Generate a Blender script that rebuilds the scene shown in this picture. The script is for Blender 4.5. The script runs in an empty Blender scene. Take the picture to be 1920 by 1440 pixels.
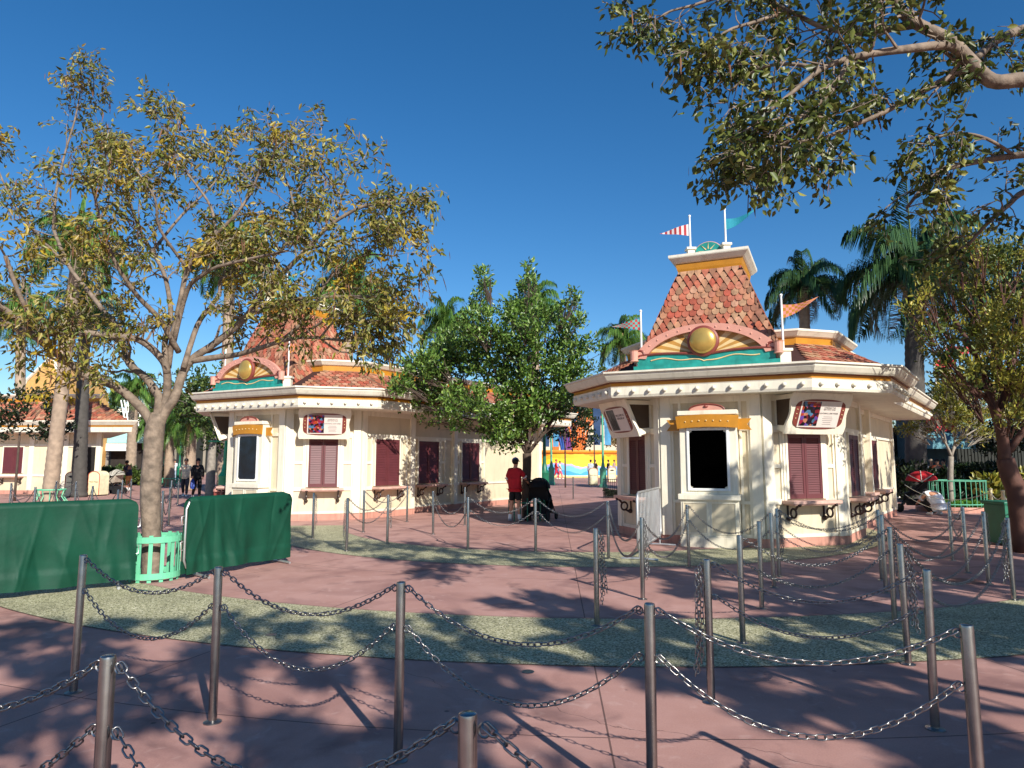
import bpy, math, random
import numpy as np
from mathutils import Vector, Matrix
R = math.radians
rng = random.Random(7)
S = bpy.context.scene
COL = S.collection
# ------------------------------------------------------------------ camera
CAMZ = 1.62
TH = math.atan(144/1280)
cam = bpy.data.objects.new('camera', bpy.data.cameras.new('camera')); COL.objects.link(cam)
cam.data.lens = 24.0; cam.data.sensor_width = 36.0
cam.location = (0, 0, CAMZ); cam.rotation_euler = (R(90)+TH, 0, 0)
cam.data.clip_end = 3000; cam.data.clip_start = 0.05
S.camera = cam
def ray(px, py):
    v = (720-py)/1280
    return ((px-960)/1280, math.cos(TH)-v*math.sin(TH), math.sin(TH)+v*math.cos(TH))
def W(px, py, Y):                       # the point that stands Y metres ahead
    d = ray(px, py); t = Y/d[1]
    return Vector((d[0]*t, Y, CAMZ+d[2]*t))
def G(px, py, z=0.0):                   # the point on the level z
    d = ray(px, py); t = (z-CAMZ)/d[2]
    return Vector((d[0]*t, d[1]*t, z))
# ------------------------------------------------------------------ light
ELEV = R(31); TOSUN = Vector((.465*math.cos(ELEV), -.885*math.cos(ELEV), math.sin(ELEV))).normalized()
wd = bpy.data.worlds.new('World'); S.world = wd; wd.use_nodes = True
nt = wd.node_tree; nt.nodes.clear()
sk = nt.nodes.new('ShaderNodeTexSky'); sk.sky_type = 'NISHITA'; sk.sun_disc = False
sk.sun_elevation = ELEV; sk.sun_rotation = math.atan2(TOSUN.x, TOSUN.y)
sk.altitude = 300; sk.air_density = 1.0; sk.dust_density = 0.35; sk.ozone_density = 4.0
hs = nt.nodes.new('ShaderNodeHueSaturation'); hs.inputs['Saturation'].default_value = 1.27
bg = nt.nodes.new('ShaderNodeBackground'); bg.inputs['Strength'].default_value = 0.098
wo = nt.nodes.new('ShaderNodeOutputWorld')
nt.links.new(sk.outputs[0], hs.inputs['Color']); nt.links.new(hs.outputs[0], bg.inputs[0]); nt.links.new(bg.outputs[0], wo.inputs[0])
sun = bpy.data.objects.new('sun', bpy.data.lights.new('sun', 'SUN')); COL.objects.link(sun)
sun.data.energy = 5.0; sun.data.angle = R(0.55); sun.data.color = (1, .95, .87)
sun.rotation_euler = TOSUN.to_track_quat('Z', 'Y').to_euler(); sun.location = (6, -12, 14)
S.view_settings.view_transform = 'Standard'; S.view_settings.look = 'None'
S.view_settings.exposure = 0.45; S.view_settings.gamma = 1
S.render.engine = 'CYCLES'

# ------------------------------------------------------------------ materials
def lin(h):
    h = h.lstrip('#'); o = []
    for i in (0, 2, 4):
        c = int(h[i:i+2], 16)/255
        o.append(c/12.92 if c <= .04045 else ((c+.055)/1.055)**2.4)
    return (*o, 1)
MATS = {}
def mat(name, col, rough=.6, metal=0.0, var=.12, scale=6, bump=0.0, bscale=60, island=None, translucent=0, coat=0, spec=None):
    if name in MATS: return MATS[name]
    m = bpy.data.materials.new(name); m.use_nodes = True; n = m.node_tree.nodes; l = m.node_tree.links
    b = n['Principled BSDF']; c = lin(col) if isinstance(col, str) else (*col, 1)
    b.inputs['Roughness'].default_value = rough; b.inputs['Metallic'].default_value = metal
    if coat: b.inputs['Coat Weight'].default_value = coat
    if spec is not None: b.inputs['Specular IOR Level'].default_value = spec
    tc = n.new('ShaderNodeTexCoord')
    src = None
    if island:
        gi = n.new('ShaderNodeNewGeometry'); cr = n.new('ShaderNodeValToRGB'); cr.color_ramp.interpolation = 'LINEAR'
        els = cr.color_ramp.elements
        while len(els) < len(island): els.new(.5)
        for i, h in enumerate(island): els[i].position = i/(len(island)-1); els[i].color = lin(h)
        l.new(gi.outputs['Random Per Island'], cr.inputs[0]); src = cr.outputs[0]
    if var:
        no = n.new('ShaderNodeTexNoise'); no.inputs['Scale'].default_value = scale; no.inputs['Detail'].default_value = 5
        l.new(tc.outputs['Object'], no.inputs['Vector'])
        mr = n.new('ShaderNodeMapRange'); mr.inputs[1].default_value = .3; mr.inputs[2].default_value = .7
        mr.inputs[3].default_value = 1-var; mr.inputs[4].default_value = 1+var
        l.new(no.outputs[0], mr.inputs[0])
        mx = n.new('ShaderNodeMix'); mx.data_type = 'RGBA'; mx.blend_type = 'MULTIPLY'; mx.inputs[0].default_value = 1
        mx.inputs[6].default_value = c
        if src: l.new(src, mx.inputs[6])
        l.new(mr.outputs[0], mx.inputs[7]); src = mx.outputs[2]
    if src: l.new(src, b.inputs['Base Color'])
    else: b.inputs['Base Color'].default_value = c
    if bump:
        nb = n.new('ShaderNodeTexNoise'); nb.inputs['Scale'].default_value = bscale; nb.inputs['Detail'].default_value = 6
        l.new(tc.outputs['Object'], nb.inputs['Vector'])
        bp = n.new('ShaderNodeBump'); bp.inputs['Strength'].default_value = bump; bp.inputs['Distance'].default_value = .01
        l.new(nb.outputs[0], bp.inputs['Height']); l.new(bp.outputs[0], b.inputs['Normal'])
    if translucent:
        tr = n.new('ShaderNodeBsdfTranslucent'); ms = n.new('ShaderNodeMixShader'); ms.inputs[0].default_value = translucent
        if src: l.new(src, tr.inputs[0])
        else: tr.inputs[0].default_value = c
        out = n['Material Output']; l.new(b.outputs[0], ms.inputs[1]); l.new(tr.outputs[0], ms.inputs[2]); l.new(ms.outputs[0], out.inputs[0])
    MATS[name] = m
    return m
def leafmat(name, cols, patch=None, pscale=.9, plo=.52, rough=.42, tr=.25):
    """leaf colours chosen leaf by leaf, with optional patches of another ramp through the crown"""
    if name in MATS: return MATS[name]
    m = mat(name, '#808080', rough=rough, var=.15, scale=3, island=cols, translucent=tr)
    if patch:
        n = m.node_tree.nodes; l = m.node_tree.links
        mul = [x for x in n if x.type == 'MIX'][0]
        cr = [x for x in n if x.type == 'VALTORGB'][0]
        gi = [x for x in n if x.type == 'NEW_GEOMETRY'][0]
        tc = [x for x in n if x.type == 'TEX_COORD'][0]
        c2 = n.new('ShaderNodeValToRGB'); els = c2.color_ramp.elements
        while len(els) < len(patch): els.new(.5)
        for i, h in enumerate(patch): els[i].position = i/(len(patch)-1); els[i].color = lin(h)
        l.new(gi.outputs['Random Per Island'], c2.inputs[0])
        no = n.new('ShaderNodeTexNoise'); no.inputs['Scale'].default_value = pscale; no.inputs['Detail'].default_value = 2
        l.new(tc.outputs['Object'], no.inputs['Vector'])
        mr = n.new('ShaderNodeMapRange'); mr.inputs[1].default_value = plo; mr.inputs[2].default_value = plo+.08
        l.new(no.outputs[0], mr.inputs[0])
        mx = n.new('ShaderNodeMix'); mx.data_type = 'RGBA'
        l.new(mr.outputs[0], mx.inputs[0]); l.new(cr.outputs[0], mx.inputs[6]); l.new(c2.outputs[0], mx.inputs[7])
        l.new(mx.outputs[2], mul.inputs[6])
    return m
M = lambda *a, **k: mat(*a, **k)
cream = M('cream paint', '#e8e0ca', .55, var=.07, scale=2.5, bump=.05)
peach = M('peach panel paint', '#d5c7a9', .6, var=.07, scale=2)
tanw = M('pale fascia paint', '#dfd9c6', .5, var=.08, scale=3)
gold = M('ochre gold paint', '#bb7f22', .42, var=.12, scale=5)
brownline = M('brown trim paint', '#7a3f22', .5)
pinkbase = M('pink plinth paint', '#cf9582', .7, var=.12, scale=4)
maroon = M('maroon shutter paint', '#5c2a2e', .5, var=.1, scale=4)
rust = M('rusty red brown paint', '#7d3a30', .5)
darkiron = M('dark iron', '#2a1412', .45)
tilem = M('clay shingles', '#b05a44', .75, var=.22, scale=9, bump=.25, bscale=45,
          island=['#a04c36', '#b06a52', '#b88c70', '#a06a48', '#a84e3a', '#b08a68', '#74503c', '#b8745a', '#944834', '#8a6a52'])
tileb = M('dark shingle underlay', '#3a1d16', .9)
salmon = M('salmon arch paint', '#d09582', .5, var=.08)
teal = M('teal wave paint', '#1f8a80', .5, var=.25, scale=7)
burst1 = M('sunburst ochre', '#bb8a40', .5); burst2 = M('sunburst cream', '#e0c48c', .5)
goldleaf = M('gold leaf', '#cda95a', .3, metal=.55, var=.08)
steel = M('brushed stainless steel', (.33, .32, .31), .26, metal=1, var=.12, scale=20, bump=.03, bscale=200)
steeldark = M('worn stainless steel', (.3, .29, .28), .36, metal=1, var=.2, scale=14)
chainm = M('galvanised chain', (.30, .29, .28), .34, metal=1, var=.15, scale=40)
galv = M('galvanised barrier', (.55, .55, .54), .45, metal=.8, var=.12)
tarpm = M('green vinyl tarp', '#07402e', .62, var=.18, scale=3, bump=.8, bscale=5, spec=.3)
mint = M('mint green paint', '#6abf96', .45, var=.06)
palebin = M('cream bin paint', '#e7dcb4', .5); binred = M('bin red trim', '#b5503c', .5)
black = M('black plastic', '#0b0b0c', .5, var=0)
blackcloth = M('black cloth', '#101012', .85, bump=.2, bscale=120)
white = M('white paint', '#e9e9e4', .5, var=.04)
skinm = M('skin', '#c08a6c', .55, var=.05); skin2 = M('tanned skin', '#a9714f', .55, var=.05)
greenpaint = M('green lamp paint', '#1c6a50', .4); tealpaint = M('pale green lamp paint', '#5aa585', .45)
rubber = M('rubber', '#141414', .8, var=0)
def leafset(): pass

def wear(m, col='#8a7a5e', amt=.35):
    n = m.node_tree.nodes; l = m.node_tree.links; b = n['Principled BSDF']; src = b.inputs['Base Color'].links[0].from_socket; tc = [x for x in n if x.type == 'TEX_COORD'][0]
    mp = n.new('ShaderNodeMapping'); mp.inputs['Scale'].default_value = (9, 9, .9); l.new(tc.outputs['Object'], mp.inputs[0])
    a = n.new('ShaderNodeTexNoise'); a.inputs['Scale'].default_value = 1.0; a.inputs['Detail'].default_value = 7; a.inputs['Roughness'].default_value = .7; l.new(mp.outputs[0], a.inputs['Vector'])
    r = n.new('ShaderNodeMapRange'); r.inputs[1].default_value = .52; r.inputs[2].default_value = .75; r.inputs[4].default_value = amt; l.new(a.outputs[0], r.inputs[0])
    sp = n.new('ShaderNodeSeparateXYZ'); l.new(tc.outputs['Object'], sp.inputs[0]); q = n.new('ShaderNodeMapRange'); q.inputs[1].default_value = .7; q.inputs[2].default_value = .1; q.inputs[3].default_value = 0; q.inputs[4].default_value = amt
    l.new(sp.outputs[2], q.inputs[0]); mu = n.new('ShaderNodeMath'); mu.operation = 'MULTIPLY'; l.new(q.outputs[0], mu.inputs[0]); l.new(a.outputs[0], mu.inputs[1])
    ad = n.new('ShaderNodeMath'); ad.operation = 'ADD'; ad.use_clamp = True; l.new(r.outputs[0], ad.inputs[0]); l.new(mu.outputs[0], ad.inputs[1])
    x = n.new('ShaderNodeMix'); x.data_type = 'RGBA'; l.new(ad.outputs[0], x.inputs[0]); l.new(src, x.inputs[6]); x.inputs[7].default_value = lin(col); l.new(x.outputs[2], b.inputs['Base Color'])
for q_ in (cream, peach): wear(q_)
wear(tanw, '#9a907a', .45); wear(pinkbase, '#6a4a3e', .5); wear(tilem, '#3a2a22', .55); wear(palebin, '#8a805e', .3)
# ------------------------------------------------------------------ mesh helpers
WLOC = {}
def tag(o, label=None, cat=None, group=None, kind=None):
    if label: o['label'] = label
    if cat: o['category'] = cat
    if group: o['group'] = group
    if kind: o['kind'] = kind
    return o
def thing(name, loc, label, cat, group=None, kind=None):
    o = bpy.data.objects.new(name, None); COL.objects.link(o); o.location = loc; o.empty_display_size = .2
    WLOC[o.name] = Vector(loc)
    return tag(o, label, cat, group, kind)
class MB:
    def __init__(s): s.v = []; s.f = []
    def add(s, vs, fs):
        b = len(s.v); s.v += [tuple(p) for p in vs]; s.f += [tuple(i+b for i in f) for f in fs]; return s
    def hexa(s, p):  # 8 corners, bottom ring then top ring
        return s.add(p, [(3, 2, 1, 0), (4, 5, 6, 7), (0, 1, 5, 4), (1, 2, 6, 5), (2, 3, 7, 6), (3, 0, 4, 7)])
    def box(s, x0, x1, y0, y1, z0, z1):
        return s.hexa([(x0, y0, z0), (x1, y0, z0), (x1, y1, z0), (x0, y1, z0), (x0, y0, z1), (x1, y0, z1), (x1, y1, z1), (x0, y1, z1)])
    def fbox(s, F, u0, u1, o0, o1, z0, z1):
        return s.hexa([F(u0, o1, z0), F(u1, o1, z0), F(u1, o0, z0), F(u0, o0, z0), F(u0, o1, z1), F(u1, o1, z1), F(u1, o0, z1), F(u0, o0, z1)])
    def fprism(s, F, poly, o0, o1):   # polygon in (u,z), extruded along the outward normal
        n = len(poly); a = [F(u, o1, z) for u, z in poly]; b = [F(u, o0, z) for u, z in poly]
        return s.add(a+b, [tuple(range(n)), tuple(range(2*n-1, n-1, -1))]+[(i, n+i, n+(i+1) % n, (i+1) % n) for i in range(n)])
    def prism(s, poly, z0, z1):
        n = len(poly); a = [(p[0], p[1], z0) for p in poly]; b = [(p[0], p[1], z1) for p in poly]
        return s.add(a+b, [tuple(range(n-1, -1, -1)), tuple(range(n, 2*n))]+[(i, (i+1) % n, n+(i+1) % n, n+i) for i in range(n)])
    def loft(s, rings, cap=True):     # rings: lists of 3d points, same count, closed
        n = len(rings[0]); vs = [p for r in rings for p in r]; fs = []
        for k in range(len(rings)-1):
            for i in range(n): fs.append((k*n+i, k*n+(i+1) % n, (k+1)*n+(i+1) % n, (k+1)*n+i))
        if cap: fs += [tuple(range(n-1, -1, -1)), tuple(range((len(rings)-1)*n, len(rings)*n))]
        return s.add(vs, fs)
    def tube(s, pts, rad, n=8, cap=True):
        pts = [Vector(p) for p in pts]; rad = rad if isinstance(rad, (list, tuple)) else [rad]*len(pts)
        rings = []; ref = None
        for i, p in enumerate(pts):
            d = (pts[min(i+1, len(pts)-1)]-pts[max(i-1, 0)])
            d = d.normalized() if d.length > 1e-9 else Vector((0, 0, 1))
            if ref is None: ref = Vector((1, 0, 0)) if abs(d.x) < .8 else Vector((0, 1, 0))
            a = (ref-d*ref.dot(d)); a = a.normalized() if a.length > 1e-6 else d.orthogonal().normalized()
            ref = a; b = d.cross(a)
            rings.append([p+(a*math.cos(2*math.pi*k/n)+b*math.sin(2*math.pi*k/n))*rad[i] for k in range(n)])
        return s.loft(rings, cap)
    def lathe(s, c, prof, n=16, sx=1, sy=1):   # prof: (r,z)
        return s.loft([[(c[0]+r*sx*math.cos(2*math.pi*k/n), c[1]+r*sy*math.sin(2*math.pi*k/n), c[2]+z) for k in range(n)] for r, z in prof])
    def ell(s, c, r, n=12, m=8, rot=None):
        r = r if isinstance(r, (tuple, list)) else (r, r, r); c = Vector(c); rings = []
        for j in range(m+1):
            t = math.pi*(j/m)*.998+.003; rr = math.sin(t); ring = []
            for k in range(n):
                p = Vector((r[0]*rr*math.cos(2*math.pi*k/n), r[1]*rr*math.sin(2*math.pi*k/n), -r[2]*math.cos(t)))
                if rot: p = rot @ p
                ring.append(c+p)
            rings.append(ring)
        return s.loft(rings)
    def build(s, name, m, parent=None, origin=None, smooth=None, bevel=0):
        me = bpy.data.meshes.new(name)
        off = Vector((0, 0, 0))
        if parent is not None: off = WLOC[parent.name]
        elif origin is not None: off = Vector(origin)
        me.from_pydata([(p[0]-off[0], p[1]-off[1], p[2]-off[2]) for p in s.v], [], s.f)
        me.materials.append(m)
        if smooth is not None:
            me.shade_smooth(); me.set_sharp_from_angle(angle=smooth)
        me.validate()
        o = bpy.data.objects.new(name, me); COL.objects.link(o)
        if parent is not None: o.parent = parent; WLOC[o.name] = off
        else: o.location = off; WLOC[o.name] = off
        if bevel:
            b = o.modifiers.new('bevel', 'BEVEL'); b.width = bevel; b.segments = 2; b.limit_method = 'ANGLE'
        return o
def npmesh(name, V, Fc, m, parent=None, origin=None, smooth=False, k=3):
    """V: (N,3) array, Fc: (M,k) faces"""
    off = np.array(WLOC[parent.name] if parent is not None else (origin or (0, 0, 0)))
    me = bpy.data.meshes.new(name); V = (V-off).astype(np.float32)
    me.vertices.add(len(V)); me.vertices.foreach_set('co', V.ravel())
    me.loops.add(Fc.size); me.loops.foreach_set('vertex_index', Fc.ravel().astype(np.int32))
    me.polygons.add(len(Fc)); me.polygons.foreach_set('loop_start', np.arange(0, Fc.size, k, dtype=np.int32))
    me.update(calc_edges=True)
    if smooth: me.shade_smooth()
    me.materials.append(m)
    o = bpy.data.objects.new(name, me); COL.objects.link(o)
    if parent is not None: o.parent = parent
    else: o.location = off
    WLOC[o.name] = Vector(off)
    return o
def dup(o, loc=None, parent=None, rotz=None, scale=None):
    c = o.copy(); COL.objects.link(c)
    if parent is not None: c.parent = parent
    if loc is not None: c.location = loc
    if rotz is not None: c.rotation_euler = (0, 0, rotz)
    if scale is not None: c.scale = (scale,)*3 if isinstance(scale, (int, float)) else scale
    for ch in list(o.children): dup(ch, parent=c)
    return c
def frame(p0, p1):
    p0 = Vector((p0[0], p0[1], 0)); p1 = Vector((p1[0], p1[1], 0)); d = (p1-p0).normalized(); n = Vector((d.y, -d.x, 0))
    def F(u, o, z): return p0+d*u+n*o+Vector((0, 0, z))
    F.L = (p1-p0).length; F.d = d; F.n = n
    return F
def offpoly(P, offs):
    n = len(P); out = []
    for i in range(n):
        a = P[i-1]; b = P[i]; c = P[(i+1) % n]
        d1 = Vector((b[0]-a[0], b[1]-a[1])).normalized(); d2 = Vector((c[0]-b[0], c[1]-b[1])).normalized()
        n1 = Vector((d1.y, -d1.x)); n2 = Vector((d2.y, -d2.x))
        q1 = Vector(b[:2])+n1*offs[i-1]; q2 = Vector(b[:2])+n2*offs[i]
        cr = d1.x*d2.y-d1.y*d2.x
        t = ((q2.x-q1.x)*d2.y-(q2.y-q1.y)*d2.x)/cr
        out.append((q1.x+d1.x*t, q1.y+d1.y*t))
    return out
def z3(poly, z): return [(p[0], p[1], z) for p in poly]
def text_mesh(txt, F, u, o, z, size, m, parent, tilt=None, name='lettering', align='CENTER'):
    cu = bpy.data.curves.new(name, 'FONT'); cu.body = txt; cu.size = size; cu.align_x = align; cu.align_y = 'CENTER'; cu.extrude = .001
    to = bpy.data.objects.new(name, cu); COL.objects.link(to)
    dg = bpy.context.evaluated_depsgraph_get(); me = bpy.data.meshes.new_from_object(to.evaluated_get(dg))
    bpy.data.objects.remove(to)
    mb = MB()
    if tilt is None: fn = lambda p: F(u+p.x, o+p.z, z+p.y)
    else: fn = lambda p: tilt(u+p.x, z+p.y, p.z)
    mb.add([fn(v.co) for v in me.vertices], [tuple(p.vertices) for p in me.polygons])
    return mb.build(name, m, parent)

# ------------------------------------------------------------------ ground
def ground_material():
    m = bpy.data.materials.new('pink concrete paving'); m.use_nodes = True; n = m.node_tree.nodes; l = m.node_tree.links
    b = n['Principled BSDF']; tc = n.new('ShaderNodeTexCoord'); P = tc.outputs['Object']
    def noise(s, d=5, dist=0):
        x = n.new('ShaderNodeTexNoise'); x.inputs['Scale'].default_value = s; x.inputs['Detail'].default_value = d; x.inputs['Distortion'].default_value = dist
        l.new(P, x.inputs['Vector']); return x.outputs[0]
    def mr(i, a, b_, c, d):
        x = n.new('ShaderNodeMapRange'); x.inputs[1].default_value = a; x.inputs[2].default_value = b_; x.inputs[3].default_value = c; x.inputs[4].default_value = d
        l.new(i, x.inputs[0]); return x.outputs[0]
    def mth(op, a, b_=None):
        x = n.new('ShaderNodeMath'); x.operation = op
        for i, q in enumerate((a, b_)):
            if q is None: continue
            if isinstance(q, (int, float)): x.inputs[i].default_value = q
            else: l.new(q, x.inputs[i])
        return x.outputs[0]
    def mixc(f, a, b_, bt='MIX'):
        x = n.new('ShaderNodeMix'); x.data_type = 'RGBA'; x.blend_type = bt
        if isinstance(f, (int, float)): x.inputs[0].default_value = f
        else: l.new(f, x.inputs[0])
        for i, q in ((6, a), (7, b_)):
            if isinstance(q, tuple): x.inputs[i].default_value = q
            else: l.new(q, x.inputs[i])
        return x.outputs[2]
    big = noise(.35, 3, .6); mid = noise(2.2, 6, .4); fine = noise(90, 3)
    c = mixc(mr(big, .35, .65, 0, 1), lin('#a87c72'), lin('#b98f85'))
    c = mixc(mr(mid, .35, .7, 0, .5), c, lin('#94655a'))
    c = mixc(mr(fine, .3, .7, 0, .35), c, lin('#c39a8a'))
    stain = mr(noise(.9, 7, 1.5), .57, .70, 0, .6); c = mixc(stain, c, lin('#553a3a'))
    vg = n.new('ShaderNodeTexVoronoi'); vg.inputs['Scale'].default_value = 3.2; vg.inputs['Randomness'].default_value = 1; l.new(P, vg.inputs['Vector'])
    gum = mr(vg.outputs['Distance'], .07, .04, 0, .75); sg = n.new('ShaderNodeSeparateColor'); l.new(vg.outputs['Color'], sg.inputs[0]); gum = mth('MULTIPLY', gum, mr(sg.outputs[0], .5, .55, 0, 1)); c = mixc(gum, c, lin('#4a3836'))
    c = mixc(mr(noise(.55, 8, 2.2), .5, .66, 0, .6), c, lin('#86605a')); c = mixc(mr(noise(5.5, 8, 1.0), .60, .72, 0, .35), c, lin('#c9aaa0'))
    # joints: rays out of the centre of the paving rings and straight cuts
    sp = n.new('ShaderNodeSeparateXYZ'); l.new(P, sp.inputs[0]); X = sp.outputs[0]; Y = sp.outputs[1]
    dx = mth('SUBTRACT', X, 1.4); dy = mth('SUBTRACT', Y, 18.0)
    ang = mth('ARCTAN2', dx, dy); r = mth('SQRT', mth('ADD', mth('MULTIPLY', dx, dx), mth('MULTIPLY', dy, dy)))
    k = mth('MULTIPLY', ang, 24/(2*math.pi)); fr = mth('ABSOLUTE', mth('SUBTRACT', mth('FRACT', mth('ADD', k, .27)), .5))
    dist = mth('MULTIPLY', mth('MULTIPLY', fr, 2*math.pi/24), r)
    j1 = mth('LESS_THAN', dist, .006)
    w = mth('ADD', r, mr(mid, 0, 1, -.01, .01))
    fr2 = mth('ABSOLUTE', mth('SUBTRACT', mth('FRACT', mth('DIVIDE', mth('ADD', w, 1.05), 2.7)), .5))
    j2 = mth('LESS_THAN', mth('MULTIPLY', fr2, 2.7), .006)
    j = mth('MAXIMUM', j1, j2)
    c = mixc(mth('MULTIPLY', j, .75), c, lin('#3a2722'))
    # hairline crack
    cw = mth('ADD', mth('ADD', Y, mth('MULTIPLY', X, .62)), mr(noise(1.3, 8, .5), 0, 1, -.35, .35))
    ck = mth('LESS_THAN', mth('ABSOLUTE', mth('SUBTRACT', cw, 4.9)), .004); c = mixc(mth('MULTIPLY', ck, .6), c, lin('#3f2b25'))
    l.new(c, b.inputs['Base Color'])
    l.new(mr(mid, .3, .7, .72, .9), b.inputs['Roughness'])
    bp = n.new('ShaderNodeBump'); bp.inputs['Strength'].default_value = .35; bp.inputs['Distance'].default_value = .004
    h = mth('SUBTRACT', mth('ADD', mr(fine, 0, 1, 0, .5), mid), mth('MULTIPLY', j, 2)); l.new(h, bp.inputs['Height']); l.new(bp.outputs[0], b.inputs['Normal'])
    return m
def aggregate_material():
    m = bpy.data.materials.new('exposed aggregate'); m.use_nodes = True; n = m.node_tree.nodes; l = m.node_tree.links
    b = n['Principled BSDF']; tc = n.new('ShaderNodeTexCoord')
    vo = n.new('ShaderNodeTexVoronoi'); vo.inputs['Scale'].default_value = 85; l.new(tc.outputs['Object'], vo.inputs['Vector'])
    sx = n.new('ShaderNodeSeparateColor'); l.new(vo.outputs['Color'], sx.inputs[0])
    cr = n.new('ShaderNodeValToRGB'); els = cr.color_ramp.elements
    for i, (p, h) in enumerate([(0, '#45452f'), (.25, '#86855f'), (.5, '#aba67e'), (.75, '#c6c09a'), (1, '#dfd9b8')]):
        if i > 1: els.new(p)
        els[min(i, len(els)-1)].position = p; els[min(i, len(els)-1)].color = lin(h)
    l.new(sx.outputs[0], cr.inputs[0])
    no = n.new('ShaderNodeTexNoise'); no.inputs['Scale'].default_value = 1.6; no.inputs['Detail'].default_value = 6; l.new(tc.outputs['Object'], no.inputs['Vector'])
    mr = n.new('ShaderNodeMapRange'); mr.inputs[1].default_value = .3; mr.inputs[2].default_value = .7; mr.inputs[3].default_value = .72; mr.inputs[4].default_value = 1.02
    l.new(no.outputs[0], mr.inputs[0]); mx = n.new('ShaderNodeMix'); mx.data_type = 'RGBA'; mx.blend_type = 'MULTIPLY'; mx.inputs[0].default_value = 1
    l.new(cr.outputs[0], mx.inputs[6]); l.new(mr.outputs[0], mx.inputs[7]); l.new(mx.outputs[2], b.inputs['Base Color'])
    b.inputs['Roughness'].default_value = .85
    bp = n.new('ShaderNodeBump'); bp.inputs['Strength'].default_value = .6; bp.inputs['Distance'].default_value = .004
    l.new(vo.outputs['Distance'], bp.inputs['Height']); bp.invert = True; l.new(bp.outputs[0], b.inputs['Normal'])
    return m
gm = ground_material(); am = aggregate_material()
tag(MB().add([(-400, -120, 0), (400, -120, 0), (400, 900, 0), (-400, 900, 0)], [(0, 1, 2, 3)]).build('ground', gm), kind='structure')
def ring_sheet(name, c, r0, r1, a0, a1, z, m, n=120):
    mb = MB(); vs = []
    for i in range(n+1):
        a = a0+(a1-a0)*i/n
        vs += [(c[0]+r0*math.sin(a), c[1]+r0*math.cos(a), z), (c[0]+r1*math.sin(a), c[1]+r1*math.cos(a), z)]
    mb.add(vs, [(2*i, 2*i+1, 2*i+3, 2*i+2) for i in range(n)])
    return tag(mb.build(name, m), kind='structure')
ring_sheet('paving_band', (1.4, 18), 10.75, 12.4, R(95), R(265), .004, am)
ring_sheet('paving_band', (1.4, 18), 5.6, 7.3, R(95), R(265), .004, am)
for r_ in (10.75, 12.4, 5.6, 7.3): ring_sheet('paving_joint', (1.4, 18), r_-.005, r_+.005, R(95), R(265), .008, M('dark joint filler', '#5a4c42', .9, var=.3, scale=3))
for k, (px, py) in enumerate([(990, 1259), (268, 1107), (508, 1190)]):
    c = G(px, py, .004); mb = MB(); mb.lathe(c, [(.001, .002), (.045, .002), (.05, 0)], 20)
    tag(mb.build('drain_cap', steeldark, origin=c), ['small round metal drain cap in the pink paving below the middle chains', 'small round drain cap beside the mint tree guard', 'small round drain cap near the second front post'][k], 'drain cap', 'drain caps in the paving')
c = G(1807, 1089, .004); mb = MB(); mb.lathe(c, [(.001, .003), (.22, .003), (.235, 0)], 28)
tag(mb.build('manhole_cover', M('manhole iron', '#6f4a42', .6, bump=.4, bscale=90), origin=c), 'round manhole cover set in pink paving at right', 'manhole cover')

# ------------------------------------------------------------------ shingles
def shingles(BL, BR, TR, TL, rowh, tw, name, parent, nrm, pattern=None):
    """pointed shingles laid in courses over a sloping quad"""
    BL, BR, TR, TL = map(Vector, (BL, BR, TR, TL)); mb = MB()
    up = ((TL+TR)/2-(BL+BR)/2); H = up.length
    rows = max(1, int(round(H/rowh)))
    hor = (BR-BL).normalized(); nrm = nrm.normalized(); upn = (up-hor*up.dot(hor)).normalized()
    mid0 = (BL+BR)/2
    Hn = up.dot(upn)
    def edges(z):  # horizontal extent at height z above the bottom
        t = max(0, min(1, z/Hn)); a = BL.lerp(TL, t); b = BR.lerp(TR, t); return (a-mid0).dot(hor), (b-mid0).dot(hor)
    rh = Hn/rows
    for r in range(rows-1, -1, -1):
        z1 = (r+1)*rh; z0 = r*rh
        x0, x1 = edges(z0+rh*.4)
        kind = pattern(r, rows) if pattern else 0
        n = int((x1-x0)/tw)+3
        sh = (r % 2)*.5
        for i in range(-n//2-1, n//2+2):
            a = (i+sh)*tw; b = a+tw
            ca = max(a, x0); cb = min(b, x1)
            if cb-ca < tw*.2: continue
            g = tw*.035; ca += g; cb -= g
            lo = z0-rh*.28; sid = z0+rh*.12
            cx = (a+b)/2
            if kind == 1: lo = z0-rh*.55; sid = z0+rh*.45
            pts = [(ca, z1+rh*.1), (cb, z1+rh*.1)]
            cut = lambda x: lo+(sid-lo)*min(1, abs(x-cx)/(tw*.5)*(1 if kind == 1 else 1.5)-(0 if kind == 1 else .5)) if (kind == 1 or abs(x-cx) > tw/6*2) else lo
            if kind == 1:
                pts.append((cb, sid))
                if ca < cx < cb: pts.append((cx, lo))
                pts.append((ca, sid))
            else:
                q = tw*.24
                pts.append((cb, sid))
                if cb > cx+q: pts.append((cx+q, lo))
                if ca < cx-q: pts.append((cx-q, lo))
                pts.append((ca, sid))
            th = .012; jit = rng.uniform(-.002, .004)
            def P(x, z, o):
                t = (z1+rh*.1-z)/(rh*1.4)
                return mid0+hor*x+upn*z+nrm*(o+.004+t*.022+jit)
            top = [P(x, z, th) for x, z in pts]; bot = [P(x, z, 0) for x, z in pts]; k = len(pts)
            mb.add(top+bot, [tuple(range(k-1, -1, -1))]+[(j, (j+1) % k, k+(j+1) % k, k+j) for j in range(k)])
    return mb.build(name, tilem, parent)

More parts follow.
